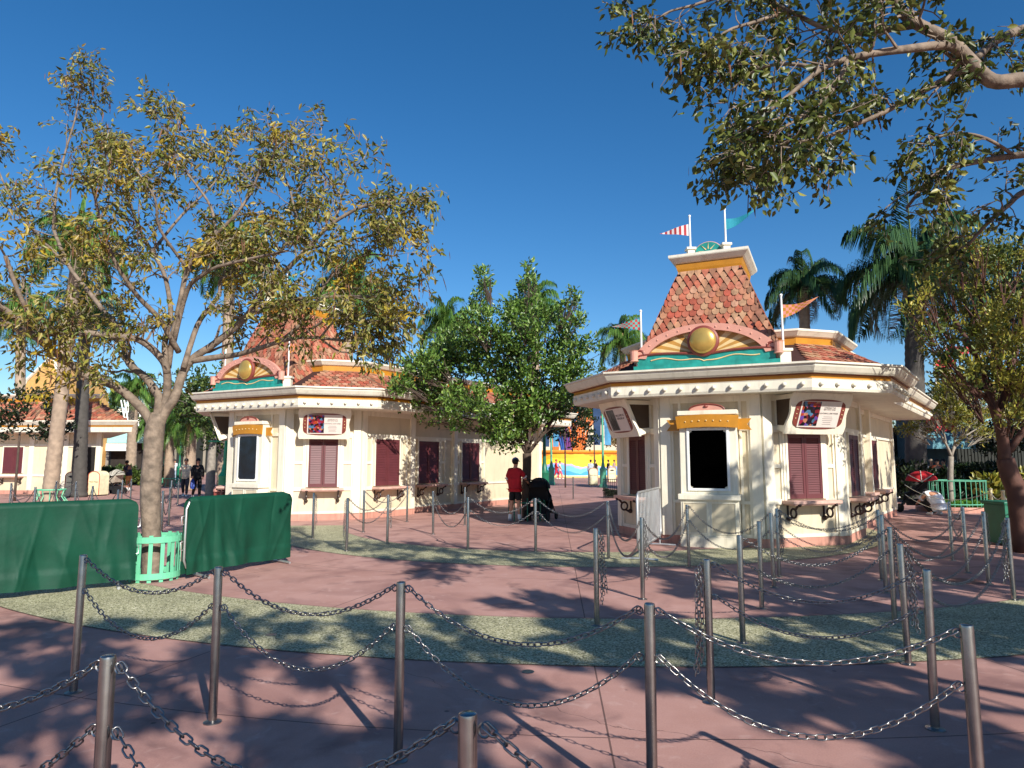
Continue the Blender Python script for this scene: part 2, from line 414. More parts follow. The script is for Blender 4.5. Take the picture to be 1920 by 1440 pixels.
# ------------------------------------------------------------------ ticket booths
LETTER = M('sign lettering ink', '#3a2f30', .6, var=0)
def collage_mat():
    m = bpy.data.materials.new('colourful crowd picture'); m.use_nodes = True; n = m.node_tree.nodes; l = m.node_tree.links
    tc = n.new('ShaderNodeTexCoord'); vo = n.new('ShaderNodeTexVoronoi'); vo.inputs['Scale'].default_value = 16; l.new(tc.outputs['Object'], vo.inputs['Vector'])
    no = n.new('ShaderNodeTexNoise'); no.inputs['Scale'].default_value = 9; l.new(tc.outputs['Object'], no.inputs['Vector'])
    sx = n.new('ShaderNodeSeparateColor'); l.new(vo.outputs['Color'], sx.inputs[0])
    cr = n.new('ShaderNodeValToRGB'); cr.color_ramp.interpolation = 'CONSTANT'; els = cr.color_ramp.elements
    cs = ['#0c0a12', '#8c2030', '#2a1240', '#c04828', '#181018', '#7a4fb0', '#b02848', '#5a8ab0', '#d89070', '#20101c']
    while len(els) < len(cs): els.new(.5)
    for i, h in enumerate(cs): els[i].position = i/len(cs); els[i].color = lin(h)
    l.new(sx.outputs[0], cr.inputs[0]); b = n['Principled BSDF']; b.inputs['Roughness'].default_value = .35
    mx = n.new('ShaderNodeMix'); mx.data_type = 'RGBA'; mx.blend_type = 'MULTIPLY'; mx.inputs[0].default_value = .7
    l.new(cr.outputs[0], mx.inputs[6]); l.new(no.outputs[0], mx.inputs[7]); l.new(mx.outputs[2], b.inputs['Base Color']); return m
collage = collage_mat()
castle_grey = M('grey poster picture', '#59605f', .5, var=.5, scale=9); castle_dark = M('dark poster picture', '#232a2b', .5, var=.3, scale=20)
posterwhite = M('poster white', '#ddd2c8', .45, var=.04)

def scroll_bracket(F, u, parent):
    mb = MB()
    mb.tube([F(u, .33, -.02+.82), F(u, .27, .76), F(u, .22, .70)], .022, 8)
    ring = [F(u, .17+.075*math.cos(a), .64+.085*math.sin(a)) for a in [i*2*math.pi/14 for i in range(15)]]
    mb.tube(ring, .02, 8, cap=False)
    mb.ell(F(u, .03, .53), .05); mb.ell(F(u, .34, .80), .035)
    mb.tube([F(u, .14, .57), F(u, .08, .53), F(u, .02, .56)], .024, 8)
    mb.fbox(F, u-.012, u+.012, 0, .03, .5, .8)
    return mb.build('bracket', darkiron, parent, smooth=.7)
def shutters(F, u0, u1, z0, z1, booth):
    um = (u0+u1)/2
    # window opening behind
    fr = MB(); t = .05
    fr.fbox(F, u0-t, u0, .0, .055, z0-.0, z1+t); fr.fbox(F, u1, u1+t, .0, .055, z0-.0, z1+t); fr.fbox(F, u0, u1, .0, .052, z1+.002, z1+t)
    wf = fr.build('window_frame', cream, booth)
    for a, b in ((u0, um-.004), (um+.004, u1)):
        mb = MB(); s = .05
        mb.fbox(F, a, b, .008, .018, z0, z1)
        mb.fbox(F, a, a+s, .018, .045, z0, z1); mb.fbox(F, b-s, b, .018, .045, z0, z1)
        mb.fbox(F, a+s, b-s, .018, .043, z0, z0+.09); mb.fbox(F, a+s, b-s, .018, .043, z1-.09, z1)
        n = 24; h = (z1-z0-.18)/n
        for i in range(n):
            zz = z0+.09+i*h
            mb.hexa([F(a+s, .040, zz), F(b-s, .040, zz), F(b-s, .034, zz-.004), F(a+s, .034, zz-.004),
                     F(a+s, .024, zz+h), F(b-s, .024, zz+h), F(b-s, .018, zz+h-.004), F(a+s, .018, zz+h-.004)])
        mb.build('shutter', maroon, wf)
def counter(F, u0, u1, booth):
    mb = MB(); mb.fbox(F, u0, u1, .002, .36, .815, .875); mb.fbox(F, u0+.03, u1-.03, .002, .33, .79, .814)
    s = mb.build('counter', M('pinkish counter stone', '#c9a292', .55, var=.2, scale=7), booth, bevel=.008)
    for u in (u0+.14, u1-.14): scroll_bracket(F, u, s)
def panel_lines(F, u0, u1, zs, booth_mb, w=.045, o=.03):
    """raised rails and stiles round recessed panels between u0 and u1"""
    booth_mb.fbox(F, u0, u0+w, .0, o, zs[0], zs[-1]); booth_mb.fbox(F, u1-w, u1, .0, o, zs[0], zs[-1])
    for z in zs: booth_mb.fbox(F, u0+w+.0, u1-w, .0, o-.003, z-.035, z+.035)
def sign_box(F, uc, booth, pic):
    w = .67; zt = 2.875; zb = 2.12; ot = .64; ob = .32
    sb = MB()
    # scalloped side outline, front tilted downwards
    n = 10
    def edge(t): return w+.025*math.sin(t*math.pi*3)-(.035 if .25 < t < .75 else 0)*0
    left = [(uc-edge(i/n), zb+(zt-zb)*i/n) for i in range(n+1)]; right = [(uc+edge(i/n), zb+(zt-zb)*i/n) for i in range(n+1)]
    def T(u, z, o=0): return F(u, ob+(ot-ob)*(z-zb)/(zt-zb)+o, z)
    outl = right+left[::-1]; k = len(outl)
    fr = [T(u, z) for u, z in outl]; bk = [T(u, z, -.05) for u, z in outl]
    sb.add(fr+bk, [tuple(range(k)), tuple(range(2*k-1, k-1, -1))]+[(i, k+i, k+(i+1) % k, (i+1) % k) for i in range(k)])
    # wedge body behind
    for s in (-1, 1):
        a = uc+s*(w-.06); b = uc+s*(w-.10)
        sb.hexa([F(min(a, b), ob-.05, zb+.02), F(max(a, b), ob-.05, zb+.02), F(max(a, b), 0, zb+.1), F(min(a, b), 0, zb+.1),
                 F(min(a, b), ot-.05, zt-.01), F(max(a, b), ot-.05, zt-.01), F(max(a, b), 0, zt-.01), F(min(a, b), 0, zt-.01)])
    sb.hexa([F(uc-w+.08, ob-.05, zb+.02), F(uc+w-.08, ob-.05, zb+.02), F(uc+w-.08, 0, zb+.1), F(uc-w+.08, 0, zb+.1),
             F(uc-w+.08, ob-.04, zb+.05), F(uc+w-.08, ob-.04, zb+.05), F(uc+w-.08, 0, zb+.13), F(uc-w+.08, 0, zb+.13)])
    box = sb.build('sign_box', cream, booth)
    for s in (-1, 1):
        e = uc+s*(w-.055); q = uc+s*(w-.062); a, b_ = min(e, q), max(e, q); mb = MB()
        def sp_(f, z): return .06+(ob-.16+(ot-ob)*(z-zb)/(zt-zb))*f
        zl, zh = zb+.16, zt-.10
        mb.hexa([F(a, sp_(1, zl), zl), F(b_, sp_(1, zl), zl), F(b_, .06, zl+.02), F(a, .06, zl+.02), F(a, sp_(1, zh), zh), F(b_, sp_(1, zh), zh), F(b_, .06, zh), F(a, .06, zh)])
        mb.build('side_panel', M('dark side panel paint', '#4a3a2a', .8), box)  # thin dark panel laid on each wedge side, nothing is cut in
    ov = MB(); zc = (zt+zb)/2-.01
    pts = []
    for i in range(40):
        a = 2*math.pi*i/40; x = .57*math.copysign(abs(math.cos(a))**.75, math.cos(a)); y = .27*math.copysign(abs(math.sin(a))**.35, math.sin(a)); pts.append((uc+x, zc+y))
    k = 40; fr = [T(u, z, .014) for u, z in pts]; bk = [T(u, z, -.004) for u, z in pts]
    ov.add(fr+bk, [tuple(range(k)), tuple(range(2*k-1, k-1, -1))]+[(i, k+i, k+(i+1) % k, (i+1) % k) for i in range(k)])
    ov.build('oval_frame', rust, box)
    kn = MB()
    for s in (-1, 1):
        for dz in (-.08, 0, .08): kn.ell(T(uc+s*.52, zc+dz, .016), .012, 6, 4)
    kn.build('frame_rosette', burst2, box)
    def quad(nm, u0, u1, z0, z1, o, m):
        mb = MB(); mb.hexa([T(u0, z0, o), T(u1, z0, o), T(u1, z0, o-.006), T(u0, z0, o-.006), T(u0, z1, o), T(u1, z1, o), T(u1, z1, o-.006), T(u0, z1, o-.006)]); return mb.build(nm, m, box)
    quad('poster', uc-.46, uc+.46, zc-.24, zc+.235, .022, posterwhite)
    if pic == 'crowd':
        quad('poster_picture', uc-.43, uc-.02, zc-.215, zc+.225, .026, collage)
        tl = lambda u, z, o: T(u, z, .024+o)
        text_mesh('EXPERIENCE THE\nBEST WITH YOUR', F, uc+.2, 0, zc+.10, .034, LETTER, box, tl)
        text_mesh('LIGHTNING LANE PASSES', F, uc+.2, 0, zc+.015, .038, LETTER, box, tl)
        mb = MB()
        for i, wd_ in enumerate((.2, .24, .22, .18, .2)):
            z = zc-.05-i*.034; mb.hexa([T(uc+.2-wd_/2, z, .0235), T(uc+.2+wd_/2, z, .0235), T(uc+.2+wd_/2, z, .022), T(uc+.2-wd_/2, z, .022), T(uc+.2-wd_/2, z+.009, .0235), T(uc+.2+wd_/2, z+.009, .0235), T(uc+.2+wd_/2, z+.009, .022), T(uc+.2-wd_/2, z+.009, .022)])
        mb.build('small_print', M('small print grey', '#8a7f7c', .6, var=0), box)
    else:
        quad('poster_picture', uc-.40, uc-.03, zc-.215, zc+.215, .026, castle_grey)
        mb = MB()
        def pp(poly):
            k = len(poly); a = [T(u, z, .0285) for u, z in poly]; b = [T(u, z, .0262) for u, z in poly]
            mb.add(a+b, [tuple(range(k)), tuple(range(2*k-1, k-1, -1))]+[(i, k+i, k+(i+1) % k, (i+1) % k) for i in range(k)])
        for du, h, ww in ((-.30, .02, .025), (-.22, .14, .03), (-.15, .05, .025), (-.10, 0, .03)):
            pp([(uc+du-ww, zc-.2), (uc+du+ww, zc-.2), (uc+du+ww, zc-.03+h*.4), (uc+du, zc+h), (uc+du-ww, zc-.03+h*.4)])
        mb.build('poster_skyline', castle_dark, box)
        tl = lambda u, z, o: T(u, z, .024+o)
        text_mesh('WELCOME TO\nEXPLORE AP', F, uc+.2, 0, zc+.05, .062, LETTER, box, tl)
    return box
def kiosk(F, uc, booth, dark):
    w = .53; o = .36
    body = MB()
    body.fbox(F, uc-w-.02, uc+w+.02, .0, o+.03, 0, .2)
    body.fbox(F, uc-w, uc+w, .0, o, .2, .885)
    body.fbox(F, uc-w, uc+w, .0, o-.06, .99, 2.50)
    body.fbox(F, uc-w-.04, uc+w+.04, .0, o+.05, .885, .99)
    body.fbox(F, uc-w-.03, uc+w+.03, .0, o-.02, 2.50, 2.585)
    kb = body.build('poster_kiosk', cream, booth, bevel=.008)
    fr = MB()
    for a, b in ((uc-w+.04, uc-.03), (uc+.03, uc+w-.04)):
        t = .02
        fr.fbox(F, a, a+t, o, o+.015, .25, .84); fr.fbox(F, b-t, b, o, o+.015, .25, .84)
        fr.fbox(F, a+t, b-t, o, o+.014, .25, .27); fr.fbox(F, a+t, b-t, o, o+.014, .82, .84)
    fr.build('cabinet_panel', cream, kb)
    pn = MB()
    for a, b in ((uc-w+.06, uc-.05), (uc+.05, uc+w-.06)): pn.fbox(F, a, b, o, o+.003, .27, .82)
    pn.build('cabinet_inset', peach, kb)
    # screen frame and dark panel
    z0, z1 = 1.10, 2.20; s = .345; oo = o-.06
    fm = MB(); t = .05
    for a, b, c, d in ((uc-s-t, uc-s, z0-t, z1+t), (uc+s, uc+s+t, z0-t, z1+t)): fm.fbox(F, a, b, oo, oo+.03, c, d)
    fm.fbox(F, uc-s, uc+s, oo, oo+.028, z0-t, z0); fm.fbox(F, uc-s, uc+s, oo, oo+.028, z1, z1+t)
    fm.build('poster_frame', white, kb, bevel=.01)
    k = .05
    P = MB(); P.fprism(F, [(uc-s+k, z0), (uc+s-k, z0), (uc+s-k, z0+k*.5), (uc+s, z0+k), (uc+s, z1-k), (uc+s-k, z1-k*.5), (uc+s-k, z1), (uc-s+k, z1), (uc-s+k, z1-k*.5), (uc-s, z1-k), (uc-s, z0+k), (uc-s+k, z0+k*.5)], oo, oo+.012)
    P.build('poster_panel', dark, kb)
    # gold ribbon: front band bulging forward, tails
    rb = MB(); n = 12; fr_, bk_ = [], []
    for i in range(n+1):
        t = i/n; u = uc-w-.06+(2*w+.12)*t; bow = .05*math.sin(t*math.pi); sl = .03*math.sin(t*math.pi)
        fr_ += [F(u+(.03 if i == 0 else -.03 if i == n else 0), o+bow, 2.235+sl), F(u, o+bow+.01, 2.475+sl)]
    m = len(fr_)
    bk_ = [(p-F.n*.03) for p in fr_]
    fs = [(2*i, 2*i+2, 2*i+3, 2*i+1) for i in range(n)]+[(m+2*i, m+2*i+1, m+2*i+3, m+2*i+2) for i in range(n)]
    fs += [(2*i+1, 2*i+3, m+2*i+3, m+2*i+1) for i in range(n)]+[(2*i, m+2*i, m+2*i+2, 2*i+2) for i in range(n)]+[(0, 1, m+1, m), (2*n, m+2*n, m+2*n+1, 2*n+1)]
    rb.add(fr_+bk_, fs)
    for s_ in (-1, 1):
        a = uc+s_*(w+.02); b = uc+s_*(w+.27)
        rb.fprism(F, [(a, 2.21), (b, 2.20), (uc+s_*(w+.19), 2.31), (b+s_*.0, 2.42), (a, 2.42)][::s_], .18, .2)
    rbo = rb.build('gold_ribbon', gold, kb)
    kn = MB()
    for i in range(7): t = (i+1)/8; kn.ell(F(uc-w+(2*w)*t, o+.05*math.sin(t*math.pi)+.012, 2.355+.03*math.sin(t*math.pi)), .014, 8, 5)
    kn.build('ribbon_stud', burst2, kb)
    cr = MB(); pts = [(uc+.33*math.cos(a), 2.587+.11*math.sin(a)) for a in [math.pi*i/16 for i in range(17)]]
    cr.fprism(F, pts, o-.1, o-.03); co = cr.build('crest', salmon, kb)
    cr = MB(); cr.tube([F(uc+.33*math.cos(a), o-.03, 2.592+.11*math.sin(a)) for a in [math.pi*i/16 for i in range(17)]], .016, 6); cr.ell(F(uc, o-.03, 2.66), (.05, .02, .03)); cr.build('crest_moulding', rust, kb, smooth=.7)

def pennant(base, dirv, L, h, m, parent, m2=None, stripes=0, droop=.12):
    """a cloth triangle flying from a pole top"""
    mb = MB(); mb2 = MB(); n = 12; d = Vector(dirv).normalized(); nn = Vector((-d.y, d.x, 0)); rows = 4
    def P(i, j, s):
        t = i/n; y = j/rows
        return base+d*(L*t)+nn*(.035*math.sin(t*6)*t**.5+s)+Vector((0, 0, -h*(.5-.5*(1-t))*0-h*t*.35-h*(1-t)*y-droop*t*t*.3))
    for i in range(n):
        for j in range(rows):
            q = mb2 if (m2 and ((stripes and i % 2) or (not stripes and (i+j) % 2))) else mb
            a = [P(i, j, .002), P(i+1, j, .002), P(i+1, j+1, .002), P(i, j+1, .002)]; b = [P(i, j, -.002), P(i+1, j, -.002), P(i+1, j+1, -.002), P(i, j+1, -.002)]
            q.add(a+b, [(0, 1, 2, 3), (7, 6, 5, 4)])
    o = mb.build('pennant', m, parent)
    if m2: mb2.build('pennant_pattern', m2, parent)
def flagpole(booth, base, h, bh=.0, bs=.09):
    fp = MB(); b = Vector(base)
    fp.tube([b+Vector((0, 0, bh-.02)), b+Vector((0, 0, bh+h))], [.022, .018], 10); fp.ell(b+Vector((0, 0, bh+h+.02)), .03, 8, 6)
    p = fp.build('flagpole', white, booth, smooth=.8)
    if bh:
        pd = MB(); pd.box(b.x-bs, b.x+bs, b.y-bs, b.y+bs, b.z, b.z+bh-.05); pd.box(b.x-bs-.03, b.x+bs+.03, b.y-bs-.03, b.y+bs+.03, b.z+bh-.05, b.z+bh)
        pd.build('pedestal', cream, p, bevel=.006)
    return p
pinkred = M('red pennant stripe', '#b83a3c', .7); pwhite = M('white pennant cloth', '#e6ddd8', .7); bluec = M('blue green pennant cloth', '#1f8ea0', .7); pinkc = M('pink pennant cloth', '#d8877a', .7); tealchk = M('teal check cloth', '#5fb0a4', .7)

def booth(pts, OH, label, dlens, dwins, kdark, loc, signs=True, name='ticket_booth', full=True, door=None):
    """pts: A0,P1,P2,P3, D end; a half octagon end with a long side wall D that steps back once"""
    A0, P1, P2, P3, P4 = [Vector((p[0], p[1])) for p in pts]
    b = thing(name, (loc[0], loc[1], 0), label, 'ticket booth', 'cream ticket booths with clay shingle roofs')
    dD = (P4-P3).normalized(); nD = Vector((dD.y, -dD.x)); jog = .28
    Q1 = P3+dD*dlens; Q2 = Q1-nD*jog; P4j = P4-nD*jog
    Wd = (P3-A0).dot(nD)
    P5 = P4j-nD*(Wd-jog)
    poly = [A0, P1, P2, P3, Q1, Q2, P4j, P5]; poly = [tuple(p) for p in poly]
    n = len(poly)
    FA, FB, FC, FD1, FD2 = frame(A0, P1), frame(P1, P2), frame(P2, P3), frame(P3, Q1), frame(Q2, P4j)
    OHL = [OH[0], OH[1], OH[2], OH[3], .3, OH[3], 1.0, 1.0]
    MB().loft([z3(poly, .17), z3(poly, 2.95)]).build('wall', peach, b)
    pl = offpoly(poly, [.03]*n); MB().loft([z3(pl, -.02), z3(pl, .17)]).build('plinth', pinkbase, b)
    # raised trim over the walls: corner pilasters, rails and frieze
    tr = MB()
    for F in (FA, FB, FC, FD1, FD2):
        L = F.L; pw = .2
        tr.fbox(F, .0, pw, .0, .06, .172, 2.9); tr.fbox(F, L-pw, L, .0, .06, .172, 2.9)
        tr.fbox(F, pw, L-pw, .0, .04, 2.76, 2.9); tr.fbox(F, pw, L-pw, .0, .04, 2.20, 2.28)
        tr.fbox(F, pw, L-pw, .0, .035, .80, .86); tr.fbox(F, pw, L-pw, .0, .03, .175, .24)
    for F, c, hw in ((FA, FA.L/2, .40), (FC, FC.L/2, .40)):
        panel_lines(F, .2, c-hw-.10, [.86, 1.52, 2.2], tr); panel_lines(F, c+hw+.10, F.L-.2, [.86, 1.52, 2.2], tr)
        tr.fbox(F, c-hw-.1, c-hw-.05, 0, .05, .87, 2.2); tr.fbox(F, c+hw+.05, c+hw+.1, 0, .05, .87, 2.2)
        tr.fbox(F, .2, .245, 0, .03, .24, .8); tr.fbox(F, F.L-.245, F.L-.2, 0, .03, .24, .8)
    c = FB.L/2
    for a, q in ((.2, c-.55), (c+.55, FB.L-.2)):
        tr.fbox(FB, a, a+.05, 0, .03, .24, 2.76); tr.fbox(FB, q-.05, q, 0, .03, .24, 2.76)
    wins = []
    for s in dwins:
        F, u = (FD1, s) if s < dlens else (FD2, s-dlens); wins.append((F, u))
        for a, q in ((u-.86, u-.6), (u+.6, u+.86)):
            if a > .2 and q < F.L-.2: panel_lines(F, a, q, [.86, 1.52, 2.2], tr)
        (tr.fbox(F, u-1.05, u-.87, 0, .14, .176, 2.88) if u > 1.25 else None)
    tr.build('wall_trim', cream, b)
    for F, u in wins:
        hw = .5; shutters(F, u-hw, u+hw, .9, 2.15, b); counter(F, u-hw-.12, u+hw+.12, b)
    for F in (FA, FC):
        c = F.L/2; shutters(F, c-.39, c+.39, .9, 2.15, b); counter(F, c-.56, c+.56, b)
    if signs:
        sign_box(FC, FC.L/2, b, 'crowd'); sign_box(FA, FA.L/2, b, 'castle')
    kiosk(FB, FB.L/2, b, kdark)
    # eaves
    def ring(d, z): return z3(offpoly(poly, [o+d for o in OHL]), z)
    MB().loft([ring(-.18, 2.88), ring(-.16, 2.93), ring(-.16, 3.08), ring(-.15, 3.10)]).build('fascia', tanw, b)
    MB().loft([ring(-.18, 3.101), ring(-.17, 3.17)]).build('gold_band', gold, b)
    MB().loft([ring(-.13, 3.171), ring(-.13, 3.19)]).build('brown_fillet', brownline, b)
    MB().loft([ring(-.08, 3.191), ring(-.05, 3.22), ring(.0, 3.30), ring(.01, 3.34), ring(.045, 3.35), ring(.045, 3.385), ring(-.2, 3.40)]).build('gutter', tanw, b)
    kp = offpoly(poly, [o-.16 for o in OHL])
    km = None; fas = [o for o in b.children if o.name.startswith('fascia')][0]
    for i in (0, 1, 2, 3, 5):
        F = frame(kp[i], kp[(i+1) % n]); cnt = max(1, int((F.L-.1)/.3)); cnt = min(cnt, 24)
        for j in range(cnt):
            p = F(F.L*(j+.5)/cnt, .03, 3.0)
            if km is None:
                mb = MB(); mb.ell(p, .042, 10, 7); km = mb.build('knob', tanw, fas, smooth=3); kp0 = p
            else:
                o = km.copy(); COL.objects.link(o); o.parent = fas; o.location = p-kp0; WLOC[o.name] = WLOC[fas.name]
    # mansard
    base = offpoly(poly, [o-.30 for o in OHL]); RO = [-.25, -.75, -.12, -.12, -.1, -.12, -.25, -.25]; top = offpoly(poly, RO)
    MB().loft([z3(base, 3.40), z3(top, 3.93)]).build('roof_slope', tileb, b)
    for i in range(n-1):
        if i == 1 and full: continue
        BL, BR = Vector((*base[i], 3.40)), Vector((*base[(i+1) % n], 3.40)); TL, TR = Vector((*top[i], 3.93)), Vector((*top[(i+1) % n], 3.93))
        if (BR-BL).length < .25: continue
        nr = (BR-BL).cross(TL-BL)
        if i in (0, 2, 3, 5): shingles(BL, BR, TR, TL, .135, .165, 'shingles', b, nr)
    def rg(d, z): return z3(offpoly(poly, [q+d for q in RO]), z)
    MB().loft([rg(.04, 3.90), rg(.05, 4.06)]).build('ridge_band', gold, b)
    MB().loft([rg(.06, 4.061), rg(.10, 4.08), rg(.16, 4.15), rg(.18, 4.17), rg(.18, 4.21), rg(-.2, 4.23)]).build('ridge_cornice', tanw, b)
    if not full: return b
    # tower roof over the end face
    F = FB; c = F.L/2
    def sq(hw, o0, dep, z): return [F(c-hw, o0, z), F(c+hw, o0, z), F(c+hw, o0-dep, z), F(c-hw, o0-dep, z)]
    b0 = sq(1.50, .15, 3.0, 3.40); m0 = sq(1.07, -.22, 2.3, 4.45); t0 = sq(.62, -.62, 1.5, 5.62)
    MB().loft([b0, m0, t0]).build('tower_roof', tileb, b)
    for (q0, q1, off) in ((b0, m0, 0), (m0, t0, 1)):
        for i in (0, 1, 3):
            BL, BR, TL, TR = q0[i], q0[(i+1) % 4], q1[i], q1[(i+1) % 4]
            shingles(BL, BR, TR, TL, .135, .15, 'tower_shingles', b, (BR-BL).cross(TL-BL), (lambda r, n_: 1 if (r >= n_-2) else 0) if off == 0 else (lambda r, n_: 1 if (r >= n_-3 or r < 1) else 0))
    def sq2(e, z): return sq(.62+e, -.62+e, 1.5+2*e, z)
    MB().loft([sq2(.02, 5.60), sq2(.04, 5.66), sq2(.06, 5.78)]).build('tower_band', gold, b)
    MB().loft([sq2(.07, 5.781), sq2(.1, 5.80), sq2(.18, 5.88), sq2(.19, 5.90), sq2(.19, 5.95), sq2(-.1, 5.97)]).build('tower_cornice', tanw, b)
    # sunburst crest between the two flagpoles
    mb = MB(); oo = -.6
    for i in range(9):
        a0, a1 = math.pi*i/9, math.pi*(i+1)/9
        if i % 2 == 0: mb.fprism(F, [(c+.07*math.cos(a0), 5.97+.07*math.sin(a0)), (c+.22*math.cos((a0+a1)/2-.02), 5.97+.2*math.sin((a0+a1)/2)), (c+.07*math.cos(a1), 5.97+.07*math.sin(a1))], oo+.02, oo+.03)
    sb_ = MB(); sb_.fprism(F, [(c+.27*math.cos(a), 5.965+.22*math.sin(a)) for a in [math.pi*i/20 for i in range(21)]], oo-.02, oo+.02)
    cr = sb_.build('sunburst_crest', teal, b); mb.build('sun_rays', burst2, cr)
    mb = MB(); mb.tube([F(c+.27*math.cos(a), oo, 5.965+.22*math.sin(a)) for a in [math.pi*i/20 for i in range(21)]], .016, 6); mb.build('crest_rim', salmon, cr)
    fp = flagpole(b, F(c-.36, -.55, 5.95), .68, .14, .07); pennant(F(c-.38, -.55, 6.62), -F.d, .62, .26, pwhite, fp, pinkred, stripes=1, droop=.1)
    fp = flagpole(b, F(c+.36, -.55, 5.95), .72, .14, .07); pennant(F(c+.38, -.55, 6.62), F.d+Vector((0, .0, 0)), .62, .24, bluec, fp, droop=-.7)
    fp = flagpole(b, F(c-1.28, OH[1]-.5, 3.39), 1.0, .27, .1); pennant(F(c-1.30, OH[1]-.5, 4.52), -F.d, .6, .24, tealchk, fp, pinkred, droop=.1)
    fp = flagpole(b, F(c+1.42, OH[1]-.35, 3.39), 1.0, .29, .1); pennant(F(c+1.44, OH[1]-.35, 4.52), F.d, .62, .26, pinkc, fp, gold, droop=-.6)
    # arched gable board
    o0 = OH[1]-.28; hw = 1.37; zb = 3.39
    g = MB(); g.fprism(F, [(c-hw, zb), (c+hw, zb), (c+hw, zb+.10), (c-hw, zb+.10)], o0, o0+.09)
    gb = g.build('gable_board', teal, b)
    # wave top edge
    def wave(t): return zb+.23+.07*abs(math.sin(t*math.pi*2.0))**.6*(1 if True else 0)+.05*(2*abs(t-.5))**2
    ww = [(c-hw+.08+(2*hw-.16)*i/48, wave(i/48)) for i in range(49)]
    mb = MB(); mb.fprism(F, [(c+hw-.08, zb+.1), ]+ww[::-1]+[(c-hw+.08, zb+.1)], o0+.0, o0+.075); mb.build('wave_panel', teal, gb)
    mb = MB(); mb.tube([F(u, o0+.085, z+.012) for u, z in ww], .026, 6)
    for s in (-1, 1):
        sc = [F(c+s*(hw-.12)+s*-.0+(.10-.0055*i)*math.cos(i*.45)*s*-1, o0+.085, zb+.33-.0+(.10-.0055*i)*math.sin(i*.45)) for i in range(16)]
        mb.tube(sc, [.032-.0012*i for i in range(16)], 6)
    mb.build('wave_scroll', rust, gb, smooth=.8)
    mb = MB(); mb.tube([F(u, o0+.08, z-.10-.02*math.sin(i*.5)) for i, (u, z) in enumerate(ww)][5:-5], .012, 6); mb.build('wave_line', burst2, gb)
    # sunburst fan behind the medallion
    zc = zb+.16; ar = []
    def arch(t, k): return (c+(hw-.05)*k*math.cos(math.pi*(.93-.86*t)), zb+.10+.73*k*math.sin(math.pi*(.93-.86*t)))
    m1, m2 = MB(), MB(); N = 22
    for i in range(N):
        (m1 if i % 2 else m2).fprism(F, [(c, zc+.1), arch((i+1)/N, .9), arch(i/N, .9)], o0-.03, o0+.005)
    m1.build('sunburst_ray', burst1, gb); m2.build('sunburst_ray', burst2, gb)
    mb = MB()
    fr_ = [arch(i/30, 1.05) for i in range(31)]; in_ = [arch(i/30, .87) for i in range(31)]
    vs = [F(u, o0+.10, z) for u, z in fr_]+[F(u, o0+.10, z) for u, z in in_]+[F(u, o0-.0, z) for u, z in fr_]+[F(u, o0-.0, z) for u, z in in_]
    fs = []
    for i in range(30): fs += [(i, i+1, 32+i, 31+i)[::-1], (i, 62+i, 63+i, i+1)[::-1], (31+i, 32+i, 94+i, 93+i)[::-1], (62+i, 93+i, 94+i, 63+i)[::-1]]
    fs += [(0, 31, 93, 62), (30, 92, 123, 61)]
    mb.add(vs, fs)
    for s in (-1, 1):  # curled ribbon ends
        mb.lathe(F(c+s*(hw-.02), o0+.10, zb+.20), [(.09, 0), (.075, .02), (.085, .2), (.10, .22)], 14)
        mb.fprism(F, [(c+s*(hw-.42), zb+.47), (c+s*(hw-.26), zb+.42), (c+s*(hw-.30), zb+.60)][::s], o0+.04, o0+.09)
    am_ = mb.build('arch_band', salmon, gb)
    mb = MB()
    for i in range(1, 14):
        u, z = arch(i/14, .955); mb = MB(); mb.ell(F(u, o0+.10, z), .018, 8, 5); mb.build('arch_stud', salmon, gb, smooth=3)
    # domed gold roundel
    zc = zb+.52
    def dome(r, h, o, m, nm):
        mb = MB(); rings = []
        for j in range(7):
            t = j/6*math.pi/2; rr = r*math.cos(t)+.001; rings.append([F(c+rr*math.cos(2*math.pi*k/32), o+h*math.sin(t), zc+rr*math.sin(2*math.pi*k/32)) for k in range(32)])
        mb.loft([[F(c+r*math.cos(2*math.pi*k/32), o-.06, zc+r*math.sin(2*math.pi*k/32)) for k in range(32)]]+rings); return mb.build(nm, m, gb, smooth=1.2)
    dome(.30, .05, o0+.12, rust, 'roundel_rim'); dome(.25, .10, o0+.15, goldleaf, 'roundel')
    return b

dpost = M('black poster glass', '#010101', .95, var=0, spec=0); bpost = M('dark blue poster', '#0a1620', .25, var=.9, scale=4)
P1r = (3.005, 13.78); P2r = (4.735, 12.98); P3r = (6.51, 13.55)
booth([(2.455, 15.71), P1r, P2r, P3r, (11.75, 20.64)], (1.15, .65, 1.15, 1.15), 'nearer ticket booth with black poster panel and steep shingled tower at right', 1.95, [1.0, 3.1, 5.3], dpost, P2r)
lb_ = booth([(-8.77, 21.7), (-8.15, 19.80), (-6.2, 18.76), (-4.275, 19.35), (1.4, 27.95)], (1.15, .65, 1.15, 1.15), 'farther ticket booth behind the left tree with a long shuttered side wall', 2.25, [1.06, 3.25, 5.5], bpost, (-6.2, 18.76))

seen = set()
def taller(o):   # this booth stands a little higher from the window heads up
    for c in o.children:
        if c.type == 'MESH' and c.data.name not in seen:
            seen.add(c.data.name)
            for v in c.data.vertices:
                if v.co.z > .9: v.co.z = .9+(v.co.z-.9)*1.075
        taller(c)
taller(lb_)
